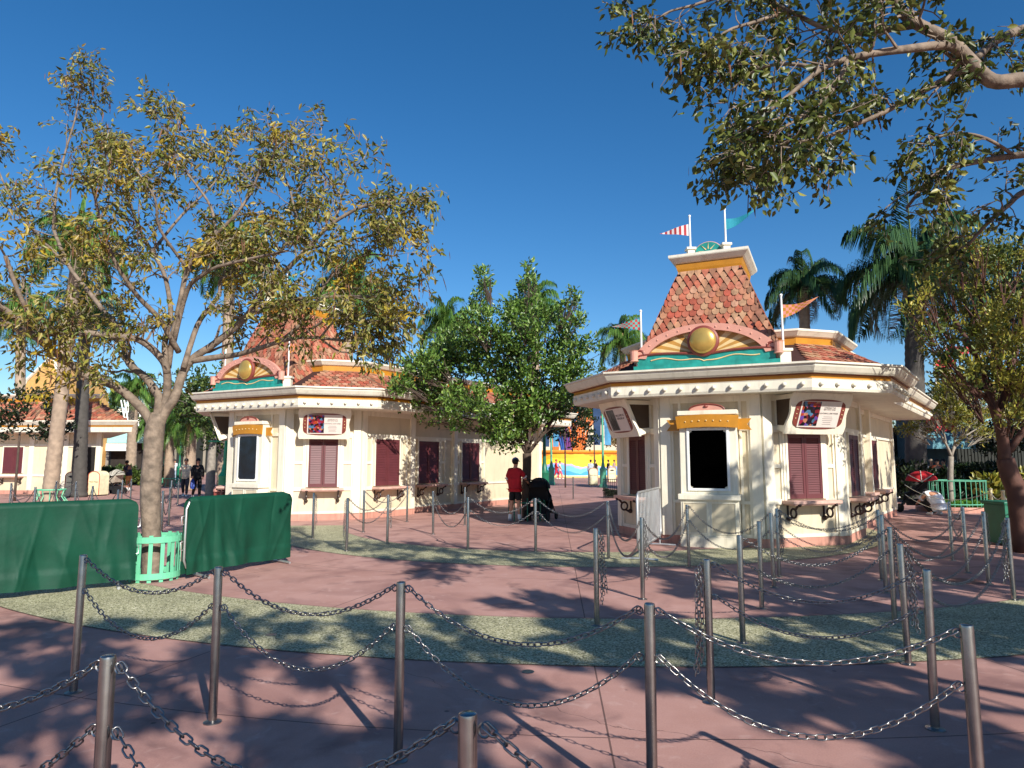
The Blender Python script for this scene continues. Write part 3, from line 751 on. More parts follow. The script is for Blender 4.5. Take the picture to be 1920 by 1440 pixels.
# ------------------------------------------------------------------ queue posts and chains
PH = .95
postmb = MB(); postmb.lathe((0, 0, 0), [(.026, 0), (.026, PH-.012), (.024, PH-.003), (.018, PH), (.001, PH)], 20)
mesh_post = None
POST = {}
def post(key, px, py, label, light=False, loc=None):
    global mesh_post
    p = loc if loc is not None else G(px, py, PH)
    t = thing('queue_post', (p[0], p[1], 0), label, 'post', 'steel posts of the chained queue')
    if mesh_post is None:
        mesh_post = postmb.build('post_tube', steel, smooth=.6).data; o = [x for x in bpy.data.objects if x.data == mesh_post][0]
        fl = MB(); fl.lathe((0, 0, 0), [(.055, 0), (.055, .006), (.034, .014)], 18); f = fl.build('floor_flange', steeldark, smooth=.6)
        post.src = (o, f)
    else:
        o = post.src[0].copy(); COL.objects.link(o); f = post.src[1].copy(); COL.objects.link(f)
    o.parent = t; f.parent = t; o.location = f.location = (0, 0, 0)
    o.rotation_euler = (R(rng.uniform(-.5, .5)), R(rng.uniform(-.5, .5)), rng.uniform(0, 6))
    POST[key] = (Vector((p[0], p[1], 0)), t, label)
    return t
def linkmesh(n=10, k=6, L=.045, w=.025, r=.0037):
    pts = []
    h = L/2-w/2
    for i in range(n):
        a = 2*math.pi*i/n; x = w/2*math.cos(a)*.8; y = w/2*math.sin(a)
        # stadium with long axis x
        cx = math.copysign(h, math.cos(a)) if abs(math.cos(a)) > 1e-6 else 0
        pts.append((cx+w/2*math.cos(a), w/2*math.sin(a)))
    V = []
    for i in range(n):
        a = Vector(pts[i-1]); b = Vector(pts[(i+1) % n]); d = (b-a).normalized(); nn = Vector((d.y, -d.x))
        for j in range(k):
            q = 2*math.pi*j/k; V.append((pts[i][0]+nn.x*r*math.cos(q), pts[i][1]+nn.y*r*math.cos(q), r*math.sin(q)))
    Fc = [(i*k+j, i*k+(j+1) % k, ((i+1) % n)*k+(j+1) % k, ((i+1) % n)*k+j) for i in range(n) for j in range(k)]
    return np.array(V), np.array(Fc)
LINKN = linkmesh(14, 7); LINKF = linkmesh(8, 4)
def chain_along(pts, m=None, near=True, scale=1.0):
    """links strung along a polyline"""
    P = np.array([tuple(p) for p in pts]); seg = np.linalg.norm(np.diff(P, axis=0), axis=1); cum = np.concatenate([[0], np.cumsum(seg)])
    pitch = .0365*scale; n = max(2, int(cum[-1]/pitch)); V, Fc = (LINKN if near else LINKF); out = []; fs = []
    for i in range(n+1):
        s = min(cum[-1], i*cum[-1]/n); p = np.array([np.interp(s, cum, P[:, k]) for k in range(3)])
        e = .004; q = np.array([np.interp(min(cum[-1], s+e), cum, P[:, k]) for k in range(3)])-np.array([np.interp(max(0, s-e), cum, P[:, k]) for k in range(3)])
        d = q/(np.linalg.norm(q)+1e-9)
        u = np.cross(d, [0, 0, 1.0]); ul = np.linalg.norm(u); u = u/ul if ul > .05 else np.array([1.0, 0, 0]); w = np.cross(d, u)
        a = (i % 2)*math.pi/2+math.pi/4*0+rng.uniform(-.25, .25)+.6; c_, s_ = math.cos(a), math.sin(a)
        y = u*c_+w*s_; z = np.cross(d, y)
        out.append(p+scale*(V[:, :1]*d+V[:, 1:2]*y+V[:, 2:3]*z)); fs.append(Fc+len(V)*i)
    return np.concatenate(out), np.concatenate(fs)
def catenary(a, b, sag, n=28):
    return [a.lerp(b, i/n)-Vector((0, 0, sag*4*(i/n)*(1-i/n))) for i in range(n+1)]
def hook(mb, c, d):
    ring = [c+d*(.016+.016*math.cos(q))+Vector((0, 0, -.004+.018*math.sin(q))) for q in [i*2*math.pi/10 for i in range(11)]]
    mb.tube(ring, .004, 5, cap=False)
def short(k): return POST[k][2]
def chains(ka, kb, sag=(.21, .25), zs=(.915, .70), m=None, which=('upper', 'lower')):
    a, b = POST[ka][0], POST[kb][0]; d = (b-a).normalized(); near = min(a.length, b.length) < 9
    for nm, z, s in zip(('upper', 'lower'), zs, sag):
        if nm not in which: continue
        pa = a+d*.058+Vector((0, 0, z)); pb = b-d*.058+Vector((0, 0, z))
        L = (b-a).length; s_ = s*(L/1.35)**.75*rng.uniform(.8, 1.22)
        V, Fc = chain_along(catenary(pa, pb, s_), near=near)
        o = npmesh('chain', V, Fc, m or chainm, origin=tuple(pa), smooth=True, k=4)
        tag(o, f'{nm} chain running right from the {NICK[ka]}', 'chain', 'chains between the queue posts')
        if near or True:
            for k_, c, dd in ((ka, a, d), (kb, b, -d)):
                mb = MB(); hook(mb, c+dd*.026+Vector((0, 0, z)), dd); e = mb.build('eye_ring', chainm, POST[k_][1], smooth=1)
def bundle(k, dx, dy, n=3, zt=.9, zb=.22, extra=''):
    """slack chain hooked up and hanging straight beside its post"""
    a = POST[k][0]; near = a.length < 9; d = Vector((dx, dy, 0)).normalized(); Vs = []; Fs = []; c = 0
    for i in range(n):
        off = d*(.05+.022*i)+Vector((-d.y, d.x, 0))*rng.uniform(-.015, .015)
        top = a+off*.75+Vector((0, 0, zt-.02*i)); lo = zb+rng.uniform(-.03, .12)
        pts = [top+(a+off+Vector((rng.uniform(-.008, .008), rng.uniform(-.008, .008), 0))+Vector((0, 0, lo))-top)*(j/8) for j in range(9)]
        V, Fc = chain_along(pts, near=near); Vs.append(V); Fs.append(Fc+c); c += len(V)
    o = npmesh('hanging_chain', np.concatenate(Vs), np.concatenate(Fs), chainm, origin=tuple(a+Vector((0, 0, .9))), smooth=True, k=4)
    tag(o, f'slack chains hanging on the {NICK[k]}', 'chain', 'slack chains hung on posts')
posts = [
 # key, px, py of the top, nick
 ('a1', 208, 1228, 'nearest post at lower left'), ('a2', 880, 1337, 'nearest post at bottom middle'),
 ('b1', 155, 1040, 'leftmost front row post before the left tarp'), ('b2', 412, 1062, 'second front row post right of the mint guard'), ('b3', 752, 1090, 'third front row post'), ('b4', 1215, 1130, 'tall front row post right of bottom middle'),
 ('c1', 1815, 1170, 'lower right corner post'), ('c2', 1325.6, 1047.5, 'post with chains hung on its left side'), ('c3', 1734, 1067, 'post above the lower right corner post'),
 ('d1', 1117, 990, 'lone post with hanging chains before the gap'), ('d2', 1202, 970, 'post at the foot of the crowd barrier'), ('d3', 1139.5, 939, 'post just left of the crowd barrier'), ('d4', 1289, 946, 'post before the booth kiosk base'),
 ('e1', 1385.6, 1003, 'post below right kiosk edge'), ('e2', 1422, 977, 'post before the right kiosk corner'), ('e3', 1445.6, 961, 'post left of shutter counter'), ('e4', 1455.7, 953, 'post under the left counter bracket'),
 ('f1', 1646, 955.6, 'farther of two close posts at booth end'), ('f2', 1653, 965, 'nearer of two close posts at booth end'), ('f3', 1667, 987.5, 'dark post with chain bundle right of booth'), ('f4', 1689, 1019, 'bright post with chain bundle right of booth'),
 ('g1', 1778.6, 940.6, 'post by the crouching person'), ('g2', 1805.6, 950, 'post before the green planter railing'), ('g3', 1844, 958.6, 'post beside the planter corner'), ('g4', 1889, 970.6, 'post with double chains at far right'),
 ('h1', 652.5, 933.6, 'chain hung post before the first side window'), ('h2', 683, 919, 'thin post under the first side window'), ('h3', 728, 927.5, 'post with chain bundle under first side window'), ('h4', 764, 911, 'thin post between first and second side windows'),
 ('i1', 813, 920.6, 'post under the second side window'), ('i2', 872, 913.6, 'thin post under the third side window'), ('i3', 878, 932, 'nearer post under the third side window'), ('i4', 1004, 934, 'post before the black stroller'), ('i5', 1074.4, 893.5, 'lone dark post in the gap between booths'), ('j1', 589, 924, 'chain hung post under the lit shutters'),
]
left = [(12, 889), (21, 905.5), (67, 913), (76, 889), (106, 902), (143, 903), (174, 911), (222, 918), (230, 900), (247, 898), (307, 920), (320, 914), (335.5, 898), (322, 901)]
nl = ['farthest left post by the far booth wall', 'post at the left frame edge above the tarp', 'post left of the leaning palm trunk', 'thin post before the far booth wall', 'post in front of the leaning palm', 'post before the cream bin', 'post before the second cream bin', 'post below the grey stroller', 'post beside the grey stroller wheels', 'post just left of the big tree trunk', 'dark post just right of the big trunk', 'second post right of the big trunk', 'thin post below the walking couple', 'post before the mint palm guard']
NICK = {}
for k, px, py, nk in posts: NICK[k] = nk
for i, nk in enumerate(nl): NICK[f'l{i}'] = nk
for k, px, py, nk in posts: post(k, px, py, 'brushed steel '+nk if not nk.startswith(('steel',)) else nk)
for i, (px, py) in enumerate(left): post(f'l{i}', px, py, 'brushed steel '+nl[i])
# posts of the nearest row that stand just outside the picture and carry its chains
NICK['z1'] = 'post outside the left edge'; NICK['z2'] = 'post outside the bottom right'
post('z1', 0, 0, 'brushed steel post just outside the left edge of the picture', loc=(-2.75, 2.75)); post('z2', 0, 0, 'brushed steel post just outside the bottom edge of the picture', loc=(1.15, 1.5))
for a, b in [('z1', 'a1'), ('a1', 'a2'), ('a2', 'z2'), ('b1', 'b2'), ('b2', 'b3'), ('b3', 'b4'), ('b4', 'c1'), ('c2', 'c3'), ('d3', 'd2'), ('d2', 'd4'), ('d4', 'e3'), ('i3', 'i4'), ('i4', 'd3'),
             ('e1', 'f3'), ('e4', 'f2'), ('e3', 'f1'), ('f3', 'g3'), ('f2', 'g2'), ('h1', 'h3'), ('h2', 'h4'), ('f4', 'g4'), ('g1', 'g2'), ('i1', 'i3'),
             ('l1', 'l2'), ('l0', 'l3'), ('l4', 'l5'), ('l5', 'l6'), ('l6', 'l7'), ('l8', 'l9'), ('l10', 'l11'), ('l12', 'l13'), ('l2', 'l4'), ('l7', 'l10')]:
    chains(a, b)
for k, dx, dy, n in [('c2', -1, 0, 3), ('d1', 1, 0, 3), ('d2', 1, -.3, 2), ('f3', 1, -.2, 3), ('f4', 1, -.2, 3), ('e4', 1, 0, 2), ('g3', 1, 0, 1), ('g4', -1, 0, 3), ('h1', -1, 0, 2), ('h3', 1, 0, 2), ('j1', 1, 0, 2), ('l1', 1, 0, 2)]:
    bundle(k, dx, dy, n)
# cream posts with pale ropes at the right
creamp = M('cream post paint', '#cbbf98', .5); ropem = M('pale rope', '#b9b8ae', .7, bump=.3, bscale=300)
rp = []
for i, (px, py, nk) in enumerate([(1857, 915.6, 'left'), (1880, 919, 'middle'), (1932, 930, 'right')]):
    p = G(px, py, .98); t = thing('rope_post', (p.x, p.y, 0), f'cream painted rope post, {nk} one of three by the planter', 'post', 'cream rope posts')
    mb = MB(); mb.lathe((p.x, p.y, 0), [(.035, 0), (.035, .95), (.045, .96), (.03, .98), (.001, .985)], 12); mb.build('post_tube', creamp, t, smooth=.7); rp.append(Vector((p.x, p.y, 0)))
ends = [Vector((11.9, 20.9, 0))]+rp
for i in range(3):
    for nm, z in (('upper', .9), ('lower', .6)):
        a, b = ends[i], ends[i+1]; mb = MB(); L = (b-a).length
        mb.tube(catenary(a+Vector((0, 0, z)), b+Vector((0, 0, z)), .14*L**.5), .009, 6)
        tag(mb.build('rope', ropem, origin=a+Vector((0, 0, z)), smooth=2), f'{nm} pale rope ' + ['sagging from the booth corner to the first cream post', 'between the left and middle cream posts', 'between the middle and right cream posts'][i], 'rope', 'pale ropes on cream posts')

# ------------------------------------------------------------------ barriers with green tarps, crowd barrier
def tarp_barrier(p0, p1, label, seed):
    F = frame(p0, p1); L = F.L; r = random.Random(seed)
    t = thing('tarp_barrier', (p0[0], p0[1], 0), label, 'barrier', 'green tarped barriers beside the tree')
    mb = MB(); c = .14; z0, z1 = .11, 1.09
    outl = [(c, z0), (L-c, z0), (L-c*.3, z0+c*.3), (L, z0+c), (L, z1-c), (L-c*.3, z1-c*.3), (L-c, z1), (c, z1), (c*.3, z1-c*.3), (0, z1-c), (0, z0+c), (c*.3, z0+c*.3), (c, z0)]
    mb.tube([F(u, 0, z) for u, z in outl], .019, 8); n = int(L/.13)
    for i in range(1, n): mb.tube([F(L*i/n, 0, z0), F(L*i/n, 0, z1)], .007, 5)
    mb.build('frame', galv, t, smooth=.8)
    for u in (.22, L-.16):
        mb = MB(); mb.tube([F(u, 0, z0), F(u, 0, .03)], .017, 8); mb.tube([F(u+.06, -.3, .022), F(u, 0, .035), F(u-.06, .32, .022)], .02, 8)
        mb.build('foot', galv, t, smooth=.8)
    # vinyl sheet over both faces, with folds
    nu, nz = 150, 30; V = np.zeros(((nu+1)*(nz+1), 3)); k = 0
    ph = [r.uniform(0, 6) for _ in range(8)]
    crs = [(r.uniform(-.1, L+.1), r.uniform(-.45, .45), r.uniform(.02, .06), r.uniform(-.022, .03), r.uniform(.2, 1)) for _ in range(int(9*L))]
    def fold(u, z):
        h = (z1+.03-z)/(z1-z0)
        cz = sum(a_*math.exp(-abs(u-u0-sl*(z1-z))/w_)*max(0, 1-abs(h-hc)*1.3) for u0, sl, w_, a_, hc in crs)
        return cz+.075+.040*h*(.8*math.sin(u*5.1+ph[0]+z*1.3)+.75*math.sin(u*11.7+ph[1]-z*2.6)*math.sin(u*2.3+ph[5])+.5*math.sin(u*27+ph[2]+z*4)*max(0, math.sin(u*3.1+ph[6]-z)))+.012*math.sin(u*3+z*9+ph[3])*h*(1-h)*2
    def cor(u, z):  # rounded corners
        cr = .13; du = max(0, cr-min(u, L-u)); dz = max(0, z-(z1+.03-cr))
        if du > 0 and dz > 0:
            q = math.hypot(du, dz)
            if q > cr: du *= cr/q; dz *= cr/q
            return (cr-du if u < L/2 else L-cr+du), z1+.03-cr+dz
        return u, z
    mb = MB(); rows = []
    for side in (1, -1):
        base = len(mb.v); vs = []; zb = z0-.035
        for i in range(nu+1):
            for j in range(nz+1):
                u = L*i/nu; z = zb+(z1+.03-zb)*j/nz+(.012*math.sin(u*4+ph[4]) if j == 0 else 0); uu, zz = cor(u, z)
                o = fold(uu, zz) if side > 0 else -.03
                hem = .012 if zz < z0+.16 and side > 0 else 0
                if j == nz: o = .006*side
                vs.append(F(uu-.02+.04*uu/L, o+hem, zz))
        fs = [(i*(nz+1)+j, (i+1)*(nz+1)+j, (i+1)*(nz+1)+j+1, i*(nz+1)+j+1) if side > 0 else (i*(nz+1)+j, i*(nz+1)+j+1, (i+1)*(nz+1)+j+1, (i+1)*(nz+1)+j) for i in range(nu) for j in range(nz)]
        mb.add(vs, fs)
    o = mb.build('tarp', tarpm, t); o.data.shade_smooth()
    mb = MB()
    for u in (-.03, L+.03):
        for z in (.45, .8): mb.tube([F(u, 0, z-.06), F(u+(-.04 if u < 0 else .04), 0, z-.05), F(u+(-.04 if u < 0 else .04), 0, z+.05), F(u, 0, z+.06)], .006, 5)
    mb.build('coupling_loop', galv, t, smooth=.8)
    return t
pr = G(248, 1096); pl_ = G(0, 1150); d = Vector((-1.02, -.96, 0)).normalized()
tarp_barrier((pr.x+d.x*2.6, pr.y+d.y*2.6), (pr.x-.02, pr.y), 'long green tarp covered barrier running off the left edge', 3)
tarp_barrier(G(343, 1086), G(534, 1052), 'shorter green tarp covered barrier right of the tree guard', 5)
def crowd_barrier(p0, p1):
    F = frame(p0, p1); L = F.L
    t = thing('crowd_barrier', (p0[0], p0[1], 0), 'bare grey metal crowd barrier leaning beside the nearer booth', 'barrier')
    c = .12; z0, z1 = .18, 1.1
    mb = MB(); mb.tube([F(u, 0, z) for u, z in [(c, z0), (L-c, z0), (L-c*.3, z0+c*.3), (L, z0+c), (L, z1-c), (L-c*.3, z1-c*.3), (L-c, z1), (c, z1), (c*.3, z1-c*.3), (0, z1-c), (0, z0+c), (c*.3, z0+c*.3), (c, z0)]], .02, 8); mb.build('frame', galv, t, smooth=.8)
    n = 18
    for i in range(1, n):
        mb = MB(); mb.tube([F(L*i/n, 0, z0), F(L*i/n, 0, z1)], .009, 6); mb.build('bar', galv, t, smooth=1)
    for u in (.15, L-.15):
        mb = MB(); mb.tube([F(u, 0, z0), F(u, 0, .03)], .018, 8); mb.tube([F(u, -.3, .02), F(u, 0, .03), F(u, .3, .02)], .02, 8); mb.build('foot', galv, t, smooth=.8)
crowd_barrier(G(1194, 924, 1.1), G(1237, 914, 1.1))

# ------------------------------------------------------------------ foliage machinery
def leaf_cloud(C, D, L, Wd, nrg, fold=.25, blunt=False):
    """C centres (N,3), D directions (N,3): one small folded blade per row"""
    N = len(C); D = D/np.linalg.norm(D, axis=1, keepdims=True)
    rnd = nrg.normal(size=(N, 3)); U = np.cross(D, rnd); U /= np.linalg.norm(U, axis=1, keepdims=True); Nn = np.cross(D, U)
    L = np.asarray(L).reshape(-1, 1)*nrg.uniform(.7, 1.25, (N, 1)); Wd = L*Wd
    V = np.empty((N, 6, 3))
    V[:, 0] = C; V[:, 3] = C+D*L-Nn*L*fold*.3
    V[:, 1] = C+D*L*.32+U*Wd*.5+Nn*Wd*fold; V[:, 2] = C+D*L*(.75 if blunt else .68)+U*Wd*(.42 if blunt else .34)+Nn*Wd*fold*.5
    V[:, 5] = C+D*L*.32-U*Wd*.5+Nn*Wd*fold; V[:, 4] = C+D*L*(.75 if blunt else .68)-U*Wd*(.42 if blunt else .34)+Nn*Wd*fold*.5
    b = (np.arange(N)*6)[:, None]
    F4 = np.concatenate([b+np.array([[0, 1, 2, 3]]), b+np.array([[0, 3, 4, 5]])])
    return V.reshape(-1, 3), F4
def walk(p, d, L, n, r, wander=.3, up=.0, grav=0.0):
    pts = [p.copy()]; d = d.normalized()
    for i in range(n):
        d = (d+Vector((r.gauss(0, wander), r.gauss(0, wander), r.gauss(0, wander)+up-grav*(i/n)))).normalized(); p = p+d*(L/n); pts.append(p.copy())
    return pts
def smoothpath(pts, k=4):
    """Catmull-Rom through the given points"""
    P = [Vector(p) for p in pts]; out = []
    for i in range(len(P)-1):
        a = P[max(i-1, 0)]; b = P[i]; c = P[i+1]; d = P[min(i+2, len(P)-1)]
        for j in range(k):
            t = j/k; out.append(.5*((2*b)+(c-a)*t+(2*a-5*b+4*c-d)*t*t+(3*b-a-3*c+d)*t**3))
    out.append(P[-1]); return out
barkpale = M('smooth grey tan bark', '#7a6b5c', .82, var=.42, scale=11, bump=1.0, bscale=26)
barkbase = M('rough tan bark', '#8e7658', .85, var=.35, scale=14, bump=.9, bscale=45)
barkdark = M('dark grey brown bark', '#4d3f35', .85, var=.25, scale=6, bump=.7, bscale=30)
barkred = M('red brown bark', '#54352a', .75, var=.3, scale=4, bump=.6, bscale=25)
barkgrey = M('pale grey bark', '#8c8478', .8, var=.25, scale=8, bump=.5, bscale=40)
podm = M('dry brown seed pods', '#6e4a30', .8, var=.3, scale=6)
def branching_tree(name, label, cat, base, trunk, limbs, leafm, bark, seed, nside=9, slen=1.1, twigs=5, tlen=.42, leaves=12, lsize=.12, lwid=.38, droop=.55, start=.3, group=None, pods=0, sidegrav=.05, tip_only=False, spread=.10, up=.08, crown_bias=None):
    """trunk and limbs follow given points; side branches, twigs and leaves grow on them"""
    r = random.Random(seed); nr = np.random.default_rng(seed)
    t = thing(name, base, label, cat, group)
    mb = MB(); mb.tube(smoothpath([p for p, _ in trunk], 4), [w for w in np.interp(np.linspace(0, len(trunk)-1, (len(trunk)-1)*4+1), range(len(trunk)), [w for _, w in trunk])], 14); mb.build('trunk', bark, t, smooth=2)
    lm = MB(); tw = MB(); C, D, PC = [], [], []
    def twigcluster(p, d, Lt):
        pts = walk(p, d, Lt, 4, r, .28, .02, .22)
        tw.tube(pts, [.006, .005, .004, .003, .002], 3, cap=False)
        for q in range(leaves):
            s = r.uniform(.25, 1); i = min(3, int(s*4)); c = pts[i].lerp(pts[i+1], s*4-i) if i < 4 else pts[4]
            C.append(c+Vector((r.gauss(0, spread*.4), r.gauss(0, spread*.4), r.gauss(0, spread*.4)))); dd = (pts[4]-pts[2]).normalized()*.5+Vector((r.gauss(0, .7), r.gauss(0, .7), r.gauss(0, .45)-droop)); D.append(dd)
        if pods and r.random() < pods:
            for _ in range(r.randint(1, 3)): PC.append((pts[4]+Vector((r.gauss(0, .05), r.gauss(0, .05), -.02)), r.uniform(.12, .32)*(.7 if lsize < .1 else 1)))
    for lb in limbs:
        pts, w0, w1 = lb[:3]; dens = lb[3] if len(lb) > 3 else 1.0
        sp = smoothpath(pts, 4); n = len(sp); ws = [w0+(w1-w0)*(i/(n-1))**.8 for i in range(n)]
        lm.tube(sp, ws, 9)
        ln = sum((sp[i+1]-sp[i]).length for i in range(n-1)); cnt = max(2, int(nside*dens*ln/2.2))
        for k in range(cnt+2):
            s = 1 if k >= cnt else start+(1-start)*(k+r.random())/cnt; s = min(.999, s)
            i = int(s*(n-1)); p = sp[i].lerp(sp[i+1], s*(n-1)-i); ax = (sp[min(n-1, i+1)]-sp[i]).normalized()
            d = ax*r.uniform(.3, 1.0)+Vector((r.gauss(0, .6), r.gauss(0, .6), r.gauss(0, .45)+up*3))
            if crown_bias is not None: d += crown_bias(p)
            sl = slen*r.uniform(.55, 1.15)*(1.15-.4*s)
            bp = walk(p, d, sl, 6, r, .24, up*.4, sidegrav)
            w = min(ws[i]*.45, .02+.012*sl); tw.tube(bp, [w*(1-.13*j) for j in range(7)], 5, cap=False)
            for q in range(twigs):
                s2 = .3+.7*(q+r.random())/twigs if q else 1; s2 = min(.999, s2); j = int(s2*6); pp = bp[j].lerp(bp[j+1], s2*6-j)
                ax2 = (bp[j+1]-bp[j]).normalized()
                twigcluster(pp, ax2*.6+Vector((r.gauss(0, .6), r.gauss(0, .6), r.gauss(0, .45)+up)), tlen*r.uniform(.6, 1.2))
    lm.build('limbs', bark, t, smooth=2); tw.build('twigs', bark, t)
    V, Fc = leaf_cloud(np.array([tuple(c) for c in C]), np.array([tuple(d) for d in D]), np.full(len(C), lsize), lwid, nr)
    npmesh('crown', V, Fc, leafm, parent=t, k=4)
    if PC:
        c = np.array([tuple(p) for p, _ in PC]); dd = np.tile([0, 0, -1.0], (len(PC), 1))+nr.normal(0, .12, (len(PC), 3))
        V, Fc = leaf_cloud(c, dd, np.array([l for _, l in PC]), .09, nr, fold=.1); o = npmesh('seed_pods', V, Fc, podm, parent=t, k=4); o['kind'] = 'stuff'
    print(name, len(C)); return t
# --- the big tree at left with hanging pods
TY = 9.3
olive = leafmat('olive and yellow leaves', ['#444f20', '#6a752e', '#8c8a3c', '#9a8c46', '#7c6a36', '#586428'], ['#a08c24', '#c4aa30', '#94782a', '#b09a3a'], pscale=1.3, plo=.55)
def PT(lst): return [W(x, y, Y) for x, y, Y in lst]
tb = G(287, 1086); TY = tb.y
trunk = [(Vector((tb.x, tb.y, -.05)), .145), (W(284, 1000, TY), .120), (W(282, 940, TY), .130), (W(284, 890, TY), .135), (W(287, 850, TY), .126), (W(289, 815, TY), .132), (W(293, 792, TY), .120), (W(297, 775, TY), .085)]
barkpale2 = None
f0 = (296, 775, TY)
LB = [
 ([(288, 825, TY), (285, 797, TY), (272, 774, TY), (251, 751, TY-.05), (224, 729, TY-.1), (189, 713, TY-.2), (155, 700, TY-.3), (133, 682, TY-.4), (107, 664, TY-.5), (72, 636, TY-.6), (30, 596, TY-.8), (-20, 560, TY-1)], .088, .045),
 ([(72, 636, TY-.6), (30, 615, TY-.6), (-20, 590, TY-.5)], .05, .035),
 ([(290, 820, TY), (296, 780, TY), (299, 749, TY), (293, 736, TY+.05), (272, 707, TY+.2), (243, 683, TY+.3), (232, 649, TY+.4), (225, 617, TY+.5), (200, 590, TY+.6), (165, 545, TY+.8), (130, 500, TY+.9), (100, 430, TY+1.0)], .09, .03),
 ([(291, 822, TY), (302, 778, TY), (313, 738, TY), (312, 691, TY-.1), (296, 665, TY-.2), (272, 644, TY-.3), (246, 633, TY-.4), (206, 629, TY-.5), (160, 624, TY-.6), (110, 625, TY-.7), (78, 622, TY-.8), (40, 560, TY-1.1), (10, 480, TY-1.3)], .08, .03),
 ([(313, 700, TY-.1), (309, 644, TY-.1), (320, 591, TY), (315, 543, TY+.1), (305, 507, TY+.1), (285, 472, TY+.2), (262, 430, TY+.2), (240, 360, TY+.3), (225, 290, TY+.3)], .055, .02),
 ([(315, 690, TY), (324, 631, TY-.1), (338, 565, TY-.2), (352, 504, TY-.2), (378, 470, TY-.3), (405, 440, TY-.3), (440, 400, TY-.4), (470, 350, TY-.4), (490, 290, TY-.5)], .055, .02),
 ([(291, 830, TY), (299, 795, TY), (312, 768, TY), (328, 744, TY), (344, 697, TY+.1), (365, 670, TY+.1), (396, 649, TY+.1), (444, 612, TY), (470, 583, TY-.1), (497, 549, TY-.2), (531, 512, TY-.3), (576, 467, TY-.4), (620, 420, TY-.5), (680, 380, TY-.6), (730, 370, TY-.7)], .10, .022),
 ([(360, 676, TY+.1), (404, 670, TY+.1), (444, 665, TY), (483, 654, TY-.2), (523, 641, TY-.3), (562, 633, TY-.5), (600, 634, TY-.6), (660, 640, TY-.8)], .06, .02),
 ([(470, 586, TY-.1), (510, 578, TY-.3), (549, 562, TY-.5), (615, 557, TY-.7), (690, 556, TY-.8), (740, 560, TY-.9)], .045, .018),
 ([(344, 690, TY), (370, 610, TY+.2), (395, 575, TY+.3), (412, 549, TY+.4), (417, 522, TY+.4), (470, 512, TY+.5), (510, 485, TY+.6), (560, 430, TY+.7), (600, 380, TY+.8)], .05, .018),
 ([(326, 640, TY-.1), (351, 545, TY-.3), (378, 517, TY-.5), (407, 501, TY-.6), (470, 485, TY-.8), (540, 470, TY-1)], .045, .018),
 ([(335, 660, TY), (300, 600, TY-.4), (262, 560, TY-.7), (240, 530, TY-.9), (215, 490, TY-1.1), (190, 420, TY-1.3), (175, 340, TY-1.4)], .05, .02),
 ([(100, 430, TY+1.0), (105, 350, TY+1), (120, 270, TY+1.1), (140, 190, TY+1.1), (150, 130, TY+1.1)], .03, .012),
 ([(130, 500, TY+.9), (60, 430, TY+1.2), (20, 360, TY+1.3), (-10, 280, TY+1.3)], .03, .015),
 ([(405, 440, TY-.3), (395, 380, TY-.1), (360, 320, TY), (325, 270, TY), (310, 215, TY)], .03, .010),
 ([(285, 472, TY+.2), (340, 400, TY+.5), (400, 330, TY+.7), (430, 270, TY+.8)], .03, .012),
 ([(576, 467, TY-.4), (555, 400, TY-.2), (540, 330, TY), (510, 260, TY+.1)], .03, .012),
 ([(620, 420, TY-.5), (640, 360, TY-.5), (600, 300, TY-.5)], .025, .012),
 ([(600, 634, TY-.6), (640, 590, TY-.9), (680, 600, TY-1)], .02, .012),
 ([(562, 633, TY-.5), (610, 600, TY-.8), (655, 585, TY-1.0), (700, 610, TY-1.1)], .025, .012),
 ([(523, 641, TY-.3), (570, 600, TY-.4), (620, 520, TY-.6), (680, 480, TY-.7), (740, 480, TY-.8)], .03, .012),
 ([(600, 634, TY-.6), (640, 660, TY-.7), (690, 655, TY-.8)], .02, .01),
 ([(576, 467, TY-.4), (650, 450, TY-.6), (720, 440, TY-.8)], .025, .01),
 ([(352, 504, TY-.2), (300, 430, TY-.6), (290, 360, TY-.8), (250, 290, TY-.9)], .03, .012),
]
LB = [([(x, y+(45*(430-y)/300 if y < 430 else 0), Y) for x, y, Y in l], a*.84, b*.84) for l, a, b in LB]
bt = branching_tree('pod_tree', 'large spreading tree with olive yellow leaves and hanging pods at left', 'tree', (tb.x, tb.y, 0), trunk, [(PT(l), a, b) for l, a, b in LB], olive, barkpale, 11, nside=8.2, slen=.8, twigs=7, tlen=.36, leaves=11, lsize=.098, lwid=.36, droop=.75, start=.38, pods=.30, spread=.12, up=.10)
# mint slatted guard
t = thing('tree_guard', (tb.x, tb.y, 0), 'mint green slatted metal guard around the big tree trunk', 'tree guard')
mb = MB(); r_ = .335
for z0, z1 in ((.04, .12), (.52, .60)):
    mb = MB(); mb.loft([[(tb.x+rr*math.cos(a), tb.y+rr*math.sin(a), z) for a in [i*2*math.pi/40 for i in range(40)]] for rr, z in ((r_, z0), (r_+.008, z0), (r_+.008, z1), (r_, z1), (r_, z0))], cap=False); mb.build('hoop', mint, t)
for i in range(14):
    a = i*2*math.pi/14+.1; F = frame((tb.x+(r_-.012)*math.cos(a-.08), tb.y+(r_-.012)*math.sin(a-.08)), (tb.x+(r_-.012)*math.cos(a+.08), tb.y+(r_-.012)*math.sin(a+.08)))
    mb = MB(); mb.fbox(F, 0, .05, -.004, .004, .0, .62); mb.build('slat', mint, t)

